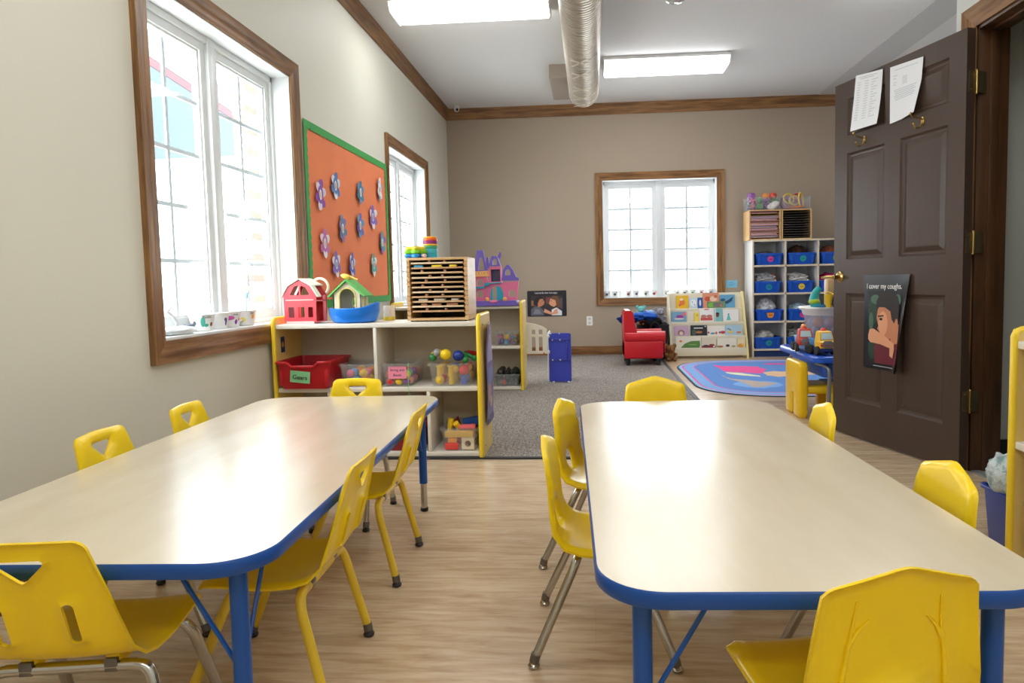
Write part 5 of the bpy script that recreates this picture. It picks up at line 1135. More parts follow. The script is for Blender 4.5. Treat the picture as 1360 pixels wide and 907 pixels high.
for (k, x0, x1, ztop, c, layer, art, l) in BK:
    yy, z0, z1 = tiers[k]; zb0 = z0 + 0.018
    yb0 = yy + 0.032 - 0.012 * layer
    o = thing('picture_book', l, 'book', (x0, 7.96 + yb0, zb0), 0, 'picture books on the display rack'); o.rotation_euler = (-0.10, 0, 0)
    W, Hh = x1 - x0, (ztop - zb0) / math.cos(0.10)
    MB().bx(0, W, 0, 0.0016, 0, Hh).bx(0, W, 0.0066, 0.0082, 0, Hh).bx(0, 0.002, 0, 0.0082, 0, Hh).build('cover', P(*c, rough=0.4), o, smooth=0)
    MB().bx(0.002, W - 0.003, 0.0016, 0.0066, 0.003, Hh - 0.003).build('pages', P(232, 228, 216, rough=0.7), o, smooth=0)
    fz = (z1 - zb0) / Hh                                # the art sits on the part of the cover that shows above the lip
    picture(o, W, Hh, [(cc, [(a, fz + (1 - fz) * b if k < 4 else b) for a, b in pl]) for cc, pl in art], 0.0003, 'cover_art')

# ------------------------------------------------------------------ cubby shelf with blue trays
CX0, CY, CD = 1.895, 8.045, 0.40
cb_ = thing('cubby_shelf', 'tall white cubby shelf filled with blue trays', 'shelf', (CX0, CY, 0))
PT, NC = 0.372, 3; CW = PT * NC + 0.018
M_cub = P(226, 226, 224, rough=0.4); M_cubedge = mat('pale_wood_edge', (222, 206, 178), 0.45)
rows = [0.095, 0.423, 0.752, 1.078]; ctop = 1.352
def faced(nm, x0, x1, z0, z1, par, edge=True):
    o = MB().bx(x0, x1, 0.003, CD, z0, z1).build(nm, M_cub, par, smooth=0)
    MB().bx(x0, x1, 0.0, 0.003, z0, z1).build('edge_band', M_cubedge, o, smooth=0)
for k in range(NC + 1): faced('side_panel' if k in (0, NC) else 'divider', k * PT, k * PT + 0.018, 0.075 if k in (1, 2) else 0.0, ctop, cb_)
for z in rows: faced('shelf_board', 0.018, CW - 0.018, z - 0.020, z, cb_)
faced('top_panel', -0.004, CW + 0.004, ctop, ctop + 0.02, cb_)
MB().bx(0.018, CW - 0.018, CD - 0.008, CD - 0.001, 0.02, ctop).build('back_panel', M_cub, cb_, smooth=0)
MB().bx(0.018, CW - 0.018, 0.03, 0.042, 0, 0.075).build('plinth', P(12, 52, 112, rough=0.4), cb_, smooth=0)
TR = [ # col, row(top=3), badge, content colour, content height, label bits
 (0, 3, (214, 70, 160), (120, 116, 112), 0.035, 'pink round badge, top left cubby'), (1, 3, (30, 160, 160), (74, 50, 40), 0.10, 'teal badge and dark brown bundle, top middle cubby'), (2, 3, (120, 150, 70), (140, 80, 60), 0.09, 'green badge half behind the door, top right cubby'),
 (0, 2, (30, 140, 170), (176, 178, 182), 0.12, 'teal badge and grey clothes, second row of the left column'), (1, 2, (232, 200, 60), (206, 204, 200), 0.11, 'yellow badge and striped cloth, second row of the middle column'), (2, 2, (200, 60, 90), (214, 50, 110), 0.09, 'bright pink cloth, second row beside the door'),
 (0, 1, (240, 146, 50), (226, 226, 228), 0.13, 'orange badge and thick white blanket, third row of the left column'), (1, 1, (206, 60, 150), (190, 214, 230), 0.07, 'magenta badge and light blue cloth, third row of the middle column'), (2, 1, (90, 90, 160), (120, 120, 130), 0.06, 'grey cloth, third row beside the door'),
 (0, 0, (24, 140, 160), (220, 214, 206), 0.08, 'teal badge and cream cloth, bottom row of the left column'), (1, 0, (90, 160, 90), (150, 148, 146), 0.11, 'grey woolly cloth, bottom row behind the water table')]
for (c, r_, badge, cc, ch, l) in TR:
    x, z = CX0 + 0.018 + c * PT + (PT - 0.018) / 2 + (-0.012 if r_ in (0, 2) else 0.004), rows[r_] + 0.001
    t_ = thing('storage_tray', 'blue tray with ' + l, 'tray', (x, CY + 0.19, z), 0, 'blue trays in the cubby shelf')
    w_, d_, h_ = 0.30, 0.36, 0.135
    MB().open_box(w_, d_, h_, 0.014, 0.010, 0.004, 0.014, rimh=0.016).build('tub', M_bluebin, t_, smooth=40)
    mb = MB()
    for q in (-0.115, 0.115): mb.box((q, -d_ / 2 + 0.004, 0.06), (0.02, 0.012, 0.10), 0.003)
    mb.box((0, -d_ / 2 - 0.010, h_ - 0.022), (0.14, 0.012, 0.012), 0.003); mb.build('grip_rib', M_bluebin, t_)
    if (c, r_) == (0, 1): pts = [(-0.042, 0.03), (-0.036, -0.012), (-0.02, -0.032), (0.02, -0.032), (0.036, -0.012), (0.042, 0.03), (0.018, 0.026), (0, 0.032), (-0.018, 0.026)]
    else: pts = oval(0.036, 0.036, 24)
    bd = MB().slab([(a + 0.012, b + 0.068) for a, b in pts], [], lambda a, b: Vector((a, -d_ / 2 - 0.0035 + (0.135 - b) * 0.07, b)), lambda a, b: Vector((a, -d_ / 2 - 0.006 + (0.135 - b) * 0.07, b))).build('badge', P(*badge, rough=0.5), t_, smooth=0)
    MB().bx(-0.006, 0.032, -d_ / 2 - 0.006, -d_ / 2 - 0.0035, 0.064, 0.070).build('name_line', P(*[int(v * 0.55) for v in badge]), bd, smooth=0)
    sd = c * 7 + r_ * 3
    mb = MB(); mb.ell((0, 0, 0), (0.116, 0.138, ch * 1.05), 24, None, 0.12, sd)
    o = mb.build('folded_cloth', mat('cloth_%d_%d' % (c, r_), cc, 0.9, spec=0.1, var=(tuple(max(0, int(v * 0.72)) for v in cc), (26, 26, 40), 3, 0.45, 0.6), bump=((36, 36, 36), 0.8)), None, (x - 0.006, CY + 0.19, z + h_ - 0.01))
    tag(o, 'cloth in tray with ' + l, 'cloth', 'cloths in the cubby trays')
    if (c, r_) == (1, 2) or (c, r_) == (1, 0) or (c, r_) == (0, 2):
        for j in range(9): MB().tube([Vector((0.11 * math.cos(2 * PI * q / 20) * (1 - 0.08 * (j % 4)), 0.02 - 0.15 + 0.03 * j * 0.3 + 0.02 * math.sin(4 * PI * q / 20 + j), ch * (0.15 + 0.07 * j) + 0.03 * math.sin(2 * PI * q / 20 + j * 0.5) * (0.3 + ch))) for q in range(20)], 0.007, 6, closed=True).build('fold', P(*[min(255, v + 24 - 50 * (j % 2)) for v in cc], rough=0.9), o)
tag(MB().ell((0, 0, 0), (0.05, 0.08, 0.06), 16, None, 0.1, 3).build('folded_cloth', P(196, 60, 44, rough=0.85), None, (CX0 + 0.26, CY + 0.16, rows[2] + 0.165)), 'red-brown cloth beside the grey clothes, second row of the left column', 'cloth', 'cloths in the cubby trays')
# two letter racks on the cubby
ctz = ctop + 0.0205
def letter_rack(label, x0, w_, sheet_cols, sheet_label, full):
    t_ = thing('paper_rack', label, 'rack', (x0, CY + 0.03, ctz))
    Hh, d_, th = 0.335, 0.30, 0.016
    for x in (0, w_ - th): MB().bx(x, x + th, 0, d_, 0, Hh).build('side_panel', M_rack2, t_, smooth=0)
    MB().bx(0, w_, -0.002, d_, Hh, Hh + 0.014).build('top_panel', M_rack2, t_, smooth=0); MB().bx(th, w_ - th, 0, d_, 0, 0.012).build('bottom_panel', M_rack2, t_, smooth=0)
    MB().bx(th, w_ - th, d_ - 0.006, d_, 0.012, Hh).build('back_panel', P(64, 52, 44), t_, smooth=0)
    n = 12
    for k in range(1, n): MB().bx(th, w_ - th, 0.004, d_ - 0.006, k * Hh / n - 0.002, k * Hh / n + 0.002).build('shelf_slat', M_rack2 if full else P(70, 58, 50), t_, smooth=0)
    for k in range(1, n if full else n - 2):
        if full and k in (10,): continue
        z = k * Hh / n + 0.003; h_ = 0.018 if full else 0.004
        tag(MB().bx(th + 0.006, w_ - th - 0.01 - 0.01 * (k % 3), 0.004 + 0.006 * (k % 2), 0.22, z, z + h_, 0.001).build('paper_stack', P(*sheet_cols[k % len(sheet_cols)], rough=0.7), None, (x0, CY + 0.03, ctz)), sheet_label % ('tier %d up' % k), 'papers', 'papers in ' + label)
M_rack2 = mat('rack_light_wood', (204, 160, 104), 0.45, var=((216, 178, 126), (6, 6, 20), 4, 0.3, 0.7))
letter_rack('light wood rack of lilac papers on top of the cubby shelf', CX0 - 0.03, 0.365, [(176, 130, 150), (150, 130, 160), (196, 150, 160), (130, 84, 90)], 'lilac and pink paper stack in the left rack on the cubby, %s', True)
letter_rack('light wood rack of dark papers on top of the cubby shelf', CX0 + 0.342, 0.345, [(40, 38, 44), (56, 50, 52)], 'dark sheet in the right rack on the cubby, %s', False)
b8 = bin_('toy_bin', 'clear bin of pink and green toys on the left paper rack', 'bin', CX0 + 0.145, CY + 0.17, ctz + 0.350, 0.385, 0.29, 0.150, M_clear)
toys_in('toys in the clear bin on the left paper rack', lab('%s %s in left paper-rack bin'), CX0 + 0.145, CY + 0.16, ctz + 0.358, 0.33, 0.24, 22, [PK, GN, PU, DG, PU, GN], 0.038, 31, 2, ('ball', 'star', 'block'))
for dx, c, l, k in ((-0.12, (150, 90, 170), 'purple dome toy on top of the left upper clear bin', 0.05), (0.05, (232, 140, 50), 'orange toy on top of the left upper clear bin', 0.04), (0.13, (206, 70, 60), 'red pointed toy on top of the left upper clear bin', 0.045)):
    tag(MB().ell((0, 0, 0), (k, k * .9, k), 14, None, 0.12, int(dx * 100)).build('soft_toy', P(*c), None, (CX0 + 0.145 + dx, CY + 0.15, ctz + 0.358 + 0.155)), l, 'toy', 'toys on the left paper rack bin')
tag(MB().ell((0, 0, 0), (0.07, 0.02, 0.04), 14, (0, -0.5, 0), 0.2, 5).build('soft_toy', P(232, 228, 222), None, (CX0 + 0.255, CY + 0.05, ctz + 0.400)), 'white winged toy against the front of the left upper clear bin', 'toy')
b9 = bin_('toy_bin', 'clear bin of yellow and purple hoops on the right paper rack', 'bin', CX0 + 0.515, CY + 0.17, ctz + 0.350, 0.33, 0.29, 0.145, M_clear)
for k, (dx, dy, dz, c, rr_, rot) in enumerate(((-0.03, 0.09, 0.075, (150, 90, 160), 0.10, (0.9, 0, 0)), (0.02, 0.055, 0.07, (170, 110, 170), 0.095, (0.9, 0, 0)), (-0.01, 0.02, 0.068, (196, 120, 160), 0.092, (0.9, 0, 0)), (0.02, -0.045, 0.014, (226, 130, 60), 0.085, (0, 0, 0)), (-0.07, -0.06, 0.115, (232, 200, 80), 0.06, (1.2, 0, 0.2)), (0.07, -0.06, 0.095, (236, 206, 70), 0.085, (1.5, 0, 1.0)), (0.075, 0.10, 0.155, (206, 40, 90), 0.035, (1.2, 0, 0)), (-0.02, -0.10, 0.09, (220, 190, 120), 0.055, (1.3, 0, 0.1)))):
    tag(MB().torus((0, 0, 0), rr_, 0.010, 28, 8, rot).build('toy_hoop', P(*c, rough=0.4), None, (CX0 + 0.515 + dx, CY + 0.17 + dy, ctz + 0.358 + dz + 0.004)), '%s hoop in the bin on the right paper rack' % ['purple', 'mauve', 'rosy', 'orange', 'upright yellow', 'slanting yellow', 'small crimson', 'tan'][k], 'hoop', 'hoops in the bin on the right paper rack')

# ------------------------------------------------------------------ map rug
rg = thing('map_rug', 'blue rug with a coloured world map pattern beside the carpet', 'rug', (0, 0, 0.0005))
rcx, rcy, rw, rh = 1.96, 6.53, 2.12, 2.36
def rl(g, rad): return rrect(rw - 2 * g, rh - 2 * g, rad - g, 10, rcx, rcy)
MB().prism(rl(0, 0.62), 0.007).build('binding', P(56, 62, 84, rough=0.9), rg, smooth=0)
pink, creamc, tanc, greyc, sea, lsea, band = (232, 96, 156), (226, 224, 190), (222, 186, 150), (190, 174, 166), (104, 144, 206), (132, 172, 222), (150, 190, 226)
lay = [(band, rl(0.018, 0.62)), (pink, rl(0.05, 0.62)), (lsea, rl(0.066, 0.62)), (pink, rl(0.17, 0.62)), (sea, rl(0.183, 0.62)),
 (lsea, el(1.45, 5.95, 0.2, 0.2)), (pink, [(1.31, 7.3), (1.37, 7.21), (1.57, 7.16), (1.73, 7.12), (1.76, 6.9), (1.71, 6.74), (1.62, 6.6), (1.54, 6.67), (1.43, 6.72), (1.33, 6.77), (1.32, 7.01)][::-1]), (creamc, [(1.33, 6.75), (1.42, 6.7), (1.59, 6.51), (1.6, 6.4), (1.51, 6.43), (1.43, 6.5), (1.34, 6.59)]),
 (tanc, [(1.68, 6.65), (1.79, 6.78), (1.85, 6.73), (2.35, 6.73), (2.28, 6.52), (1.95, 6.48), (1.75, 6.38), (1.67, 6.46)]), (greyc, [(1.25, 6.54), (1.28, 6.3), (1.37, 6.24), (1.54, 6.07), (1.64, 5.98), (1.42, 5.78), (1.36, 5.81), (1.36, 6.0), (1.29, 6.19)]),
 (pink, [(1.82, 7.3), (1.95, 7.25), (2.1, 7.28), (2.05, 7.36), (1.9, 7.38)]), (tanc, [(2.4, 6.2), (2.5, 6.4), (2.62, 6.2), (2.55, 5.9), (2.42, 5.95)]), (creamc, [(2.45, 7.0), (2.6, 7.1), (2.6, 6.8), (2.5, 6.75)])]
def ragged(pl, seed):
    r = random.Random(seed); pl = dense(pl, 0.055)
    return [(x + r.uniform(-.018, .018), y + r.uniform(-.018, .018)) for x, y in pl]
mats_, idx_ = [], {}; mb = MB()
for i, (c, pl) in enumerate(lay):
    if c not in idx_: idx_[c] = len(mats_); mats_.append(mat('rug_%d' % len(mats_), c, 0.95, spec=0.05, bump=((200, 200, 200), 0.5)))
    mb.m = idx_[c]; mb.prism(pl if i < 5 else ragged(pl, i), 0.0003, None, [], 0.007 + 0.0003 * i)
mb.m = 0; mb.build('pile', mats_, rg, smooth=0)

# ------------------------------------------------------------------ water table, chunky chair and toys
wt = thing('sand_table', 'blue sand-and-water table on bent grey legs partly behind the door', 'table', (1.42, 4.36, 0))
M_tub = P(30, 84, 190, rough=0.28); M_grey = mat('grey_tube', (140, 142, 146), 0.35, metal=0.6)
TW, TD, TH = 0.64, 0.86, 0.432
def trng(g, z, rad=0.06): return [Vector((x, y, z)) for x, y in rrect(TW - 2 * g, TD - 2 * g, rad, 6, TW / 2, TD / 2)]
MB().rings([trng(0.09, TH - 0.15), trng(0.06, TH - 0.05), trng(0.012, TH - 0.045), trng(0.0, TH - 0.040), trng(0, TH - 0.012), trng(0.012, TH), trng(0.05, TH + 0.001), trng(0.055, TH - 0.004), trng(0.3, TH - 0.004)]).build('tub_lid', M_tub, wt, smooth=45)
MB().box((0.0, 0.5, TH - 0.02), (0.012, 0.2, 0.02), 0.005).build('lid_catch', P(60, 116, 214, rough=0.3), wt)
for (x, y, dx, dy) in ((0.10, 0.04, -0.05, 0.10), (0.175, 0.055, 0.10, 0.02), (0.08, 0.80, 0.05, -0.08), (0.56, 0.80, -0.05, -0.08), (0.56, 0.06, -0.06, 0.05)):
    lg = MB().tube(catmull([(x, y, 0.014), (x, y, 0.2), (x, y, TH - 0.10), (x + dx * 0.3, y + dy * 0.3, TH - 0.068), (x + dx, y + dy, TH - 0.058)], 5), 0.0125, 12).build('leg', M_grey, wt)
    MB().lathe([(0.015, 0), (0.016, 0.018), (0.0, 0.02)], 12, (x, y, 0)).build('foot_cap', M_rubber, lg)
cc_ = thing('toddler_chair', 'thick yellow moulded chair pushed under the blue water table', 'chair', (1.405, 4.70, 0), 0); cc_.scale = (1, 1, 0.96)
M_y2 = P(242, 198, 20, rough=0.35)
mb = MB()
bo = [(-0.165, 0.03), (-0.15, 0.0), (-0.03, 0.0), (-0.02, 0.03), (-0.02, 0.155), (0.02, 0.155), (0.02, 0.03), (0.03, 0.0), (0.15, 0.0), (0.165, 0.03), (0.165, 0.34)] + [(0.165 - 0.05 + 0.05 * math.cos(PI / 2 * k / 6), 0.355 + 0.035 * math.sin(PI / 2 * k / 6)) for k in range(7)] + [(-0.165 + 0.05 - 0.05 * math.sin(PI / 2 * k / 6), 0.355 + 0.035 * math.cos(PI / 2 * k / 6)) for k in range(7)] + [(-0.165, 0.34)]
def yz(x0, x1):
    c = lambda x, sh: (lambda a, b: Vector((x, a * sh, 0.17 + (b - 0.17) * (1 - (1 - sh) * 0.4))))
    return c
mid = yz(0, 0)
mb.slab(bo, [], lambda a, b: Vector((-0.03, a, b)), lambda a, b: Vector((0.03, a, b)))
bmesh.ops.recalc_face_normals(mb.bm, faces=list(mb.bm.faces))
bmesh.ops.bevel(mb.bm, geom=[e for e in mb.bm.edges if len(e.link_faces) == 2 and e.calc_face_angle(0) > 1.2], offset=0.016, segments=3, profile=0.5, affect='EDGES')
mb.build('back_panel', M_y2, cc_, smooth=60)
MB().bx(0.02, 0.30, -0.15, 0.15, 0.165, 0.222, 0.02, 3).build('seat', M_y2, cc_)
for y in (-0.105, 0.105): MB().bx(0.17, 0.29, y - 0.045, y + 0.045, 0.0, 0.185, 0.025, 3).build('leg', M_y2, cc_)
tag(MB().lathe([(0.05, 0), (0.085, 0.012), (0.088, 0.014), (0.05, 0.004), (0, 0.004)], 28).build('toy_plate', M_white, None, (1.63, 4.66, 0.2225)), 'white plate lying on the thick yellow chair beside the door', 'plate')
tb_ = thing('ball_tub', 'large white-rimmed clear tub of balls on the water table', 'tub', (1.715, 4.88, TH + 0.002))
MB().lathe([(0.16, 0), (0.165, 0.004), (0.205, 0.265), (0.2, 0.265), (0.16, 0.006), (0, 0.006)], 40).build('tub_body', clear_mat('milky_clear_plastic', (240, 240, 246), 0.78), tb_, smooth=50)
MB().lathe([(0.196, 0.235), (0.206, 0.24), (0.214, 0.268), (0.232, 0.278), (0.236, 0.288), (0.23, 0.296), (0.0, 0.299)], 40).build('lid', M_white, tb_, smooth=50)
rr = random.Random(5); bc = [(236, 214, 60), (230, 110, 60), (120, 150, 206), (232, 150, 160), (120, 180, 140), (206, 60, 60), (150, 170, 220)]
bn_ = {(236, 214, 60): 'yellow', (230, 110, 60): 'orange', (120, 150, 206): 'blue', (232, 150, 160): 'pink', (120, 180, 140): 'green', (206, 60, 60): 'red', (150, 170, 220): 'pale blue'}
for lyr in range(3):
    for k in range(9):
        a = 2 * PI * k / 9 + lyr * 0.35; R_ = 0.112 + 0.012 * lyr; c = bc[rr.randrange(7)]
        tag(MB().ell((0, 0, 0), (0.036, 0.036, 0.036), 14).build('play_ball', P(*c, rough=0.4), None, (1.715 + R_ * math.cos(a), 4.88 + R_ * math.sin(a), TH + 0.047 + 0.070 * lyr)), '%s ball in the white-rimmed tub, layer %s' % (bn_[c], ('at the base', 'halfway up', 'near the rim')[lyr]), 'ball', 'balls in the white-rimmed tub')
def truck(label, x, y, rz, body, cab, bed, load):
    t_ = thing('toy_truck', label, 'toy truck', (x, y, TH + 0.002), rz)            # faces -y
    MB().bx(-0.048, 0.048, -0.085, 0.11, 0.022, 0.046, 0.006).build('chassis', P(*bed, rough=0.35), t_)
    cabm = MB(); cabm.rings([[Vector((sx * w_, y_, z)) for sx, y_ in ((-1, a), (1, a), (1, b), (-1, b))] for w_, a, b, z in ((0.046, -0.088, 0.0, 0.046), (0.048, -0.09, 0.0, 0.085), (0.046, -0.078, 0.0, 0.095), (0.038, -0.055, 0.0, 0.150), (0.030, -0.048, -0.01, 0.156))])
    cabin = cabm.build('cab', P(*cab, rough=0.35), t_, smooth=0)
    wq = [Vector((x_, y_, z)) for x_, y_, z in ((-0.036, -0.0755, 0.102), (0.036, -0.0755, 0.102), (0.031, -0.060, 0.142), (-0.031, -0.060, 0.142))]
    MB().rings([wq, [p + Vector((0, -0.003, 0.001)) for p in wq]]).build('windscreen', P(190, 214, 222, rough=0.15), cabin, smooth=0)
    MB().wallplate([(-0.028, 0.05), (0.028, 0.05), (0.034, 0.08), (0.022, 0.094), (-0.022, 0.094), (-0.034, 0.08)], -0.094, 0.005).build('grille', P(120, 122, 126, rough=0.3), cabin, smooth=0)
    mb = MB(); mb.tube(catmull([(-0.014, -0.0955, 0.068), (0, -0.0955, 0.06), (0.014, -0.0955, 0.068)]), 0.0025, 6); mb.build('smile', P(196, 40, 50), cabin)
    for s in (-1, 1):
        MB().ell((s * 0.039, -0.089, 0.066), (0.009, 0.006, 0.010), 12).build('headlamp', P(214, 60, 40, rough=0.3), cabin)
        for yy in (-0.055, 0.045, 0.085):
            wh = MB().lathe([(0.012, -0.013), (0.026, -0.013), (0.029, -0.009), (0.029, 0.009), (0.026, 0.013), (0.012, 0.013)], 20, (s * 0.052, yy, 0.029), (0, PI / 2, 0)).build('wheel', P(30, 30, 34, rough=0.6), t_)
            MB().lathe([(0, -0.011), (0.014, -0.011), (0.014, 0.011), (0, 0.011)], 14, (s * 0.052, yy, 0.029), (0, PI / 2, 0)).build('hub', P(170, 172, 178, rough=0.35), wh)
    MB().lathe([(0.018, 0), (0.018, 0.008), (0.01, 0.018), (0, 0.02)], 14, (0, -0.025, 0.155)).build('beacon', P(226, 70, 44, rough=0.3), t_)
    MB().open_box(0.084, 0.10, 0.055, 0.004, 0.003, 0.004, 0.008, (0, 0.058, 0.047)).build('truck_bed', P(*body, rough=0.35), t_, smooth=40)
    if load: MB().tube(catmull([(0, 0.03, 0.08), (0, 0.05, 0.15), (0, 0.0, 0.175), (0, -0.03, 0.165)]), 0.012, 8).build('crane_arm', P(*load, rough=0.35), t_)
    return t_
truck('yellow toy truck with a smiling grille on the water table', 1.505, 4.50, 0.1, (90, 150, 206), (238, 186, 50), (24, 50, 120), None)
truck('red and blue toy tow truck behind the yellow truck on the water table', 1.455, 4.715, -0.1, (84, 176, 220), (206, 60, 50), (120, 150, 200), (238, 150, 60))
zt_ = TH + 0.002 + 0.301
sc_ = thing('toy_scoop', 'teal and lime toy water pump on the lid of the ball tub', 'toy', (1.535, 4.66, zt_))
MB().tube(catmull([(-0.018, 0, 0.012), (-0.03, 0, 0.05), (-0.015, 0, 0.10), (0.008, 0, 0.13)]), lambda s: 0.034 - 0.014 * s, 14).build('body', P(40, 170, 170, rough=0.3), sc_)
MB().ell((-0.028, -0.003, 0.038), (0.037, 0.036, 0.022), 16).build('lime_band', P(170, 200, 50, rough=0.3), sc_)
MB().lathe([(0.045, 0), (0.048, 0.006), (0.04, 0.018), (0, 0.02)], 20, (0.01, 0, 0)).build('base', P(30, 130, 180, rough=0.3), sc_)
ye_ = thing('toy_bucket', 'small yellow toy beside the teal pump on the tub lid', 'toy', (1.592, 4.625, zt_))
MB().lathe([(0.02, 0), (0.026, 0.05), (0.03, 0.085), (0.026, 0.085), (0.018, 0.006), (0, 0.006)], 18).build('cup_body', P(240, 200, 40, rough=0.35), ye_); MB().torus((0, 0, 0.085), 0.027, 0.004, 18, 6, (0.5, 0, 0)).build('handle', P(240, 200, 40, rough=0.35), ye_)
tag(MB().bx(-0.04, 0.04, -0.04, 0.04, 0, 0.19, 0.01).build('wooden_block', P(206, 172, 124, rough=0.5), None, (1.650, 4.74, zt_)), 'tall tan box at the back of the tub lid, beside the door handle', 'block')
pv = thing('toy_van', 'dark purple toy van on the tub lid next to the door edge', 'toy van', (1.648, 4.615, zt_), 0.2)
MB().bx(-0.045, 0.045, -0.05, 0.05, 0.012, 0.045, 0.008).build('body', P(44, 40, 92, rough=0.3), pv); MB().bx(-0.038, 0.038, -0.03, 0.045, 0.045, 0.075, 0.012).build('cabin', P(60, 60, 120, rough=0.2), pv)
for s in (-1, 1):
    for yy in (-0.03, 0.03): MB().lathe([(0, -0.006), (0.015, -0.006), (0.015, 0.006), (0, 0.006)], 14, (s * 0.045, yy, 0.0155), (0, PI / 2, 0)).build('wheel', P(26, 26, 30), pv)

# ------------------------------------------------------------------ right-hand shelf contents and blue bin
pb = bin_('label_bin', 'clear bin with a pink and orange label in the right-edge shelf', 'bin', 1.452, 2.06, 0.0375, 0.17, 0.235, 0.20, M_clear, None, 0.010, 0.012, -PI / 2 + 0.0)
MB().bx(-0.06, 0.06, -0.1205, -0.1185, 0.105, 0.17).build('label_card', P(206, 130, 196), pb, smooth=0)
MB().bx(-0.06, 0.06, -0.1205, -0.1185, 0.05, 0.105).build('label_card', P(236, 120, 70), pb, smooth=0)
toys_in('toys in the bin of the right-edge shelf', lab('%s %s in right-edge shelf bin'), 1.452, 2.06, 0.045, 0.2, 0.13, 8, [OR, PK, WH, RD_], 0.03, 17, 1, ('block', 'ball'))
pj = thing('craft_jar', 'jar with a green base and yellow rim on the middle board of the right-edge shelf', 'jar', (1.385, 2.06, 0.4215))
MB().lathe([(0.034, 0), (0.036, 0.003), (0.036, 0.05), (0, 0.05)], 24).build('body', P(50, 120, 100, rough=0.3), pj); MB().lathe([(0.037, 0.05), (0.038, 0.052), (0.038, 0.066), (0.03, 0.068), (0, 0.068)], 24).build('rim', P(228, 196, 50, rough=0.35), pj); MB().lathe([(0.033, 0.068), (0.033, 0.098), (0.028, 0.104), (0, 0.104)], 24).build('lid', P(110, 120, 120, rough=0.35), pj)
bb2 = bin_('storage_bin', 'dark blue bin of bagged wipes on the floor beside the door jamb', 'bin', 1.570, 2.350, 0.0, 0.35, 0.26, 0.195, P(30, 58, 140, rough=0.35), None, 0.012, 0.012)
mb = MB()
for q in (-0.12, 0.0, 0.12): mb.box((q, -0.127, 0.125), (0.022, 0.012, 0.09), 0.004)
mb.build('grip_rib', P(24, 50, 126, rough=0.35), bb2)
def bag(label, x, y, z, r, c, c2, sd):
    m = mat('bag_film_%d' % sd, c, 0.25, spec=0.6, var=(c2, (22, 22, 22), 4, 0.46, 0.6), bump=((34, 34, 34), 1.0))
    tag(MB().ell((0, 0, 0), r, 28, None, 0.16, sd).build('plastic_bag', m, None, (x, y, z)), label, 'bag', 'bags in the blue bin')
bag('crinkled clear plastic bag with green and violet print on top of the blue bin', 1.425, 2.375, 0.25, (0.06, 0.085, 0.075), (196, 206, 206), (120, 150, 150), 3)
bag('white plastic bag behind the crinkled one in the blue bin', 1.555, 2.40, 0.28, (0.08, 0.075, 0.085), (232, 232, 234), (206, 208, 214), 8)

# ------------------------------------------------------------------ ceiling: duct, fixtures, camera
M_duct = mat('foil_duct', (176, 168, 156), 0.40, metal=0.65, var=((200, 192, 180), (9, 40, 9), 3, 0.35, 0.65))
dx0, dz0, dr = -0.035, 2.915, 0.150
dc = thing('air_duct', 'silver flexible air duct running along the ceiling', 'duct', (dx0, 0, dz0))
ya, yb = 1.2, 7.33; prof = []; y = ya
while y < yb - 0.10:
    prof += [(dr - 0.008, y), (dr - 0.008, y + 0.006), (dr + 0.006, y + 0.010), (dr + 0.006, y + 0.030), (dr - 0.008, y + 0.034)]; y += 0.040
prof += [(dr, yb - 0.09), (dr - 0.006, yb - 0.05), (dr - 0.03, yb - 0.015), (dr - 0.07, yb), (0, yb)]
prof = [(0, ya)] + prof
MB().lathe(prof, 40, (0, 0, 0), (-PI / 2, 0, 0)).build('duct_hose', M_duct, dc, smooth=25)
M_tape = P(222, 214, 196, rough=0.4)
for y, bow in ((5.75, True), (6.10, True), (6.55, False), (6.86, False), (7.12, False)):
    mb = MB(); a0, a1 = -2.2, -0.6
    mb.tube([Vector(((dr + 0.007) * math.cos(a0 + (a1 - a0) * k / 14), y + 0.012 * math.sin(k * 1.1), (dr + 0.007) * math.sin(a0 + (a1 - a0) * k / 14))) for k in range(15)], 0.0035, 6)
    cc2 = Vector((-0.02, y, -dr - 0.012))
    for q in ((-0.07, -0.08), (0.06, -0.09), (0.07, 0.07), (-0.065, 0.08)) if bow else ((0.07, 0.04), (-0.08, 0.03)):
        mb.box(cc2 + Vector((q[0] / 2, q[1] / 2, -0.002)), (math.hypot(*q), 0.024 if bow else 0.014, 0.002), 0, (0, 0, math.atan2(q[1], q[0])))
    mb.build('duct_tie', M_tape, dc)
for y in (2.6, 4.6, 6.9): MB().bx(-0.012, 0.012, y, y + 0.03, dr - 0.004, ZC - dz0 - 0.001).build('hanger_strap', M_steel, dc, smooth=0)
vb = thing('vent_box', 'beige boxed vent beside the silver duct on the ceiling', 'vent', (-0.25, 7.30, ZC - 0.13))
MB().bx(-0.125, 0.065, -0.42, 0.42, 0, 0.129).build('box', P(172, 160, 146, rough=0.6), vb, smooth=0)
MB().bx(-0.105, 0.05, -0.40, 0.40, -0.004, 0.001).build('cover', P(160, 148, 134, rough=0.6), vb, smooth=0)
M_tube_light = emit_mat('lit_diffuser', (252, 254, 255), 8.5)
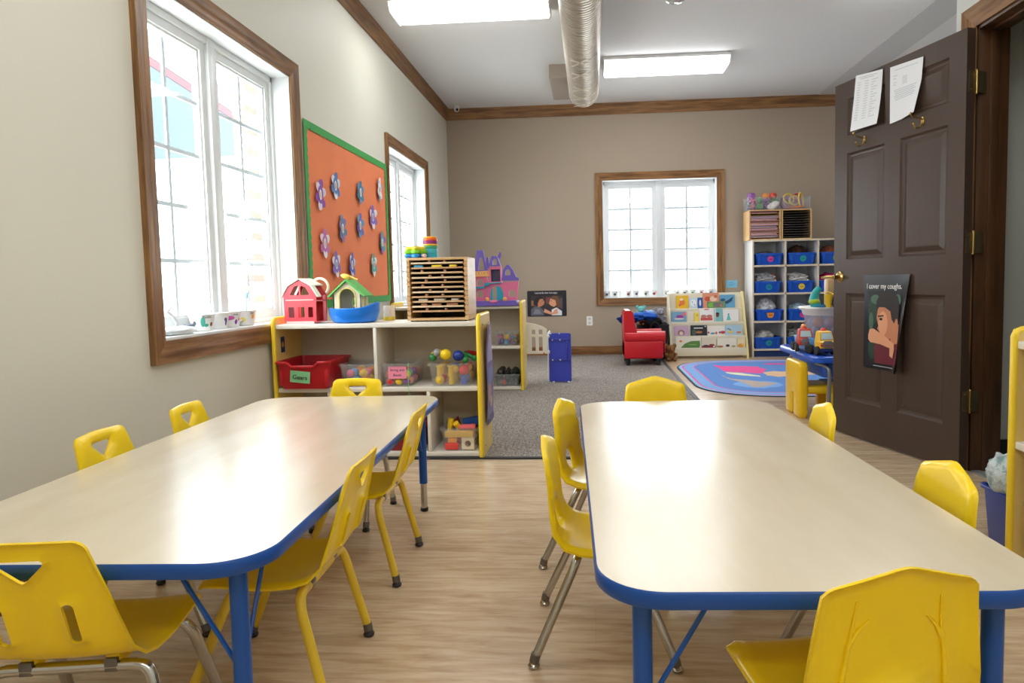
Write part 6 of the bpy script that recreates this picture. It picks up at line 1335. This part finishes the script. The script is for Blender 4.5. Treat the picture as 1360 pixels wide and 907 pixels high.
def fixture(label, x0, x1, y0, y1):
    t_ = thing('ceiling_light', label, 'ceiling light', ((x0 + x1) / 2, (y0 + y1) / 2, ZC))
    w_, d_ = (x1 - x0) / 2, (y1 - y0) / 2
    MB().bx(-w_, w_, -d_, d_, -0.03, -0.001, 0.003).build('housing', M_white, t_)
    q = [(1.0, 1.0, -0.03), (1.0, 0.98, -0.055), (0.985, 0.84, -0.088), (0.96, 0.7, -0.095)]
    mb = MB(); e = 0.012
    mb.rings([[Vector((sx * (w_ * a - e), sy * (d_ * b - e), z)) for sx, sy in ((-1, -1), (1, -1), (1, 1), (-1, 1))] for a, b, z in q], cap0=False)
    mb.build('diffuser', M_tube_light, t_, smooth=0)
    for s in (-1, 1): MB().rings([[Vector((s * w_ * a + s * o_, sy * d_ * b, z)) for o_, sy, b, z in ((0, -1, 1, -0.03), (0, -1, 0.98, -0.055), (0, -1, 0.84, -0.09), (0, -1, 0.7, -0.097), (0, 1, 0.7, -0.097), (0, 1, 0.84, -0.09), (0, 1, 0.98, -0.055), (0, 1, 1, -0.03))] for a in (0.985, 1.0)]).build('end_cap', P(240, 240, 236, rough=0.4), t_, smooth=0)
    return t_
fixture('lit fluorescent fixture on the ceiling near the left wall', -1.49, -0.27, 5.13, 5.50)
fixture('lit fluorescent fixture on the ceiling right of the silver duct', 0.165, 1.385, 6.72, 7.15)
fixture('lit fluorescent fixture at the top edge above the door', 2.06, 2.64, 4.3, 5.46)
for x0, y0 in ((-1.49, 1.5), (0.25, 1.5), (-1.0, -1.4), (0.6, -1.4)): fixture('added fluorescent fixture on the ceiling, out of view, brightening the foreground', x0, x0 + 1.22, y0, y0 + 0.4)['group'] = 'added ceiling fixtures out of view'  # unseen fixtures added over and behind the viewer to brighten the foreground
sc2 = thing('security_camera', 'small white dome security camera in the ceiling corner', 'camera', (-1.59, 8.30, ZC))
MB().lathe([(0.035, -0.001), (0.035, -0.01), (0.02, -0.018), (0, -0.02)], 20).build('mount', M_white, sc2)
h2 = MB().ell((0, -0.012, -0.045), (0.033, 0.033, 0.034), 18).build('camera_head', M_white, sc2)
MB().lathe([(0.016, 0), (0.016, 0.006), (0.0, 0.007)], 18, (0.012, -0.04, -0.056), (PI / 2 + 0.4, 0, 0.3)).build('lens', P(14, 14, 16, rough=0.1), h2)
sp2 = thing('ceiling_sprinkler', 'small clear glass ceiling fitting at the top edge of the view', 'fitting', (0.685, 5.35, ZC))
MB().lathe([(0.05, -0.001), (0.05, -0.012), (0.03, -0.02), (0.0, -0.022)], 24).build('rose', M_white, sp2)
MB().lathe([(0.045, -0.02), (0.07, -0.03), (0.072, -0.042), (0.05, -0.056), (0.025, -0.066), (0.0, -0.068)], 12).build('glass_shade', clear_mat('cut_glass', (226, 234, 226), 0.5, 0.05, 0.3), sp2, smooth=0)

# ------------------------------------------------------------------ outdoors seen through the windows
struct(MB().bx(-40, 40, -30, 60, -0.5, -0.4).build('ground_outside', mat('pale_ground', (232, 232, 230), 0.9), smooth=0))
CM = Matrix(((0, 0, -1, -9.0), (1, 0, 0, 0), (0, 1, 0, 0), (0, 0, 0, 1)))
struct(MB().prism([(11.5, 3.2), (18.6, 4.64), (18.6, 5.02), (11.5, 5.78)], 1.2, CM).build('canopy_fascia', P(34, 58, 70), smooth=0))
struct(MB().prism([(11.5, 5.79), (18.6, 5.03), (18.6, 5.21), (11.5, 5.96)], 1.1, CM).build('canopy_stripe', P(70, 6, 24), smooth=0))
struct(MB().prism([(11.5, 5.97), (18.6, 5.22), (18.6, 5.6), (11.5, 6.6)], 1.0, CM).build('canopy_roof', P(84, 90, 98), smooth=0))
struct(MB().bx(-9.8, -9.4, 12.2, 12.6, -0.4, 3.3).bx(-9.8, -9.4, 18.0, 18.4, -0.4, 4.5).build('canopy_column', P(150, 150, 150), smooth=0))
def brick(name, rgb, rgb2):
    m = mat(name, rgb, 0.85); nt = m.node_tree; b = nt.nodes['Principled BSDF']
    tc = nt.nodes.new('ShaderNodeTexCoord'); mp = nt.nodes.new('ShaderNodeMapping'); mp.inputs['Rotation'].default_value = (PI / 2, 0, 0)
    br = nt.nodes.new('ShaderNodeTexBrick'); br.inputs['Scale'].default_value = 1.0; br.inputs['Brick Width'].default_value = 0.2; br.inputs['Row Height'].default_value = 0.075; br.inputs['Mortar Size'].default_value = 0.012
    br.inputs['Color1'].default_value = lin(rgb); br.inputs['Color2'].default_value = lin(rgb2); br.inputs['Mortar'].default_value = lin((214, 210, 204))
    nt.links.new(tc.outputs['Object'], mp.inputs[0]); nt.links.new(mp.outputs[0], br.inputs['Vector']); nt.links.new(br.outputs['Color'], b.inputs['Base Color']); return m
M_brick = brick('pale_brick', (108, 92, 88), (120, 104, 98))
struct(MB().bx(-2.50, -2.40, 4.69, 4.89, -0.4, 3.3).build('brick_pier', M_brick, smooth=0)); struct(MB().bx(-2.35, -2.25, 8.35, 8.9, -0.4, 3.3).build('brick_pier', M_brick, smooth=0))

# ------------------------------------------------------------------ light
w = bpy.data.worlds.new('sky'); SC.world = w; w.use_nodes = True
bg = w.node_tree.nodes['Background']; bg.inputs['Color'].default_value = (0.94, 0.97, 1.0, 1); bg.inputs['Strength'].default_value = 8.0
def portal(loc, rot, sx, sy):
    l = bpy.data.lights.new('window_portal', 'AREA'); l.shape = 'RECTANGLE'; l.size = sx; l.size_y = sy; l.cycles.is_portal = True
    o = bpy.data.objects.new('window_portal', l); COL.objects.link(o); o.location = loc; o.rotation_euler = rot
portal((XL - WT - 0.03, 3.31, 1.46), (0, -PI / 2, 0), 1.46, 1.31)
portal((XL - WT - 0.03, 6.58, 1.46), (0, -PI / 2, 0), 1.44, 1.31)
portal((0.87, YB + WT + 0.03, 1.44), (-PI / 2, 0, 0), 1.40, 1.46)
SC.view_settings.view_transform = 'Standard'; SC.view_settings.look = 'None'; SC.view_settings.gamma = 1.0
SC.view_settings.use_curve_mapping = False
SC.cycles.transparent_max_bounces = 32
SC.view_settings.exposure = 0.6
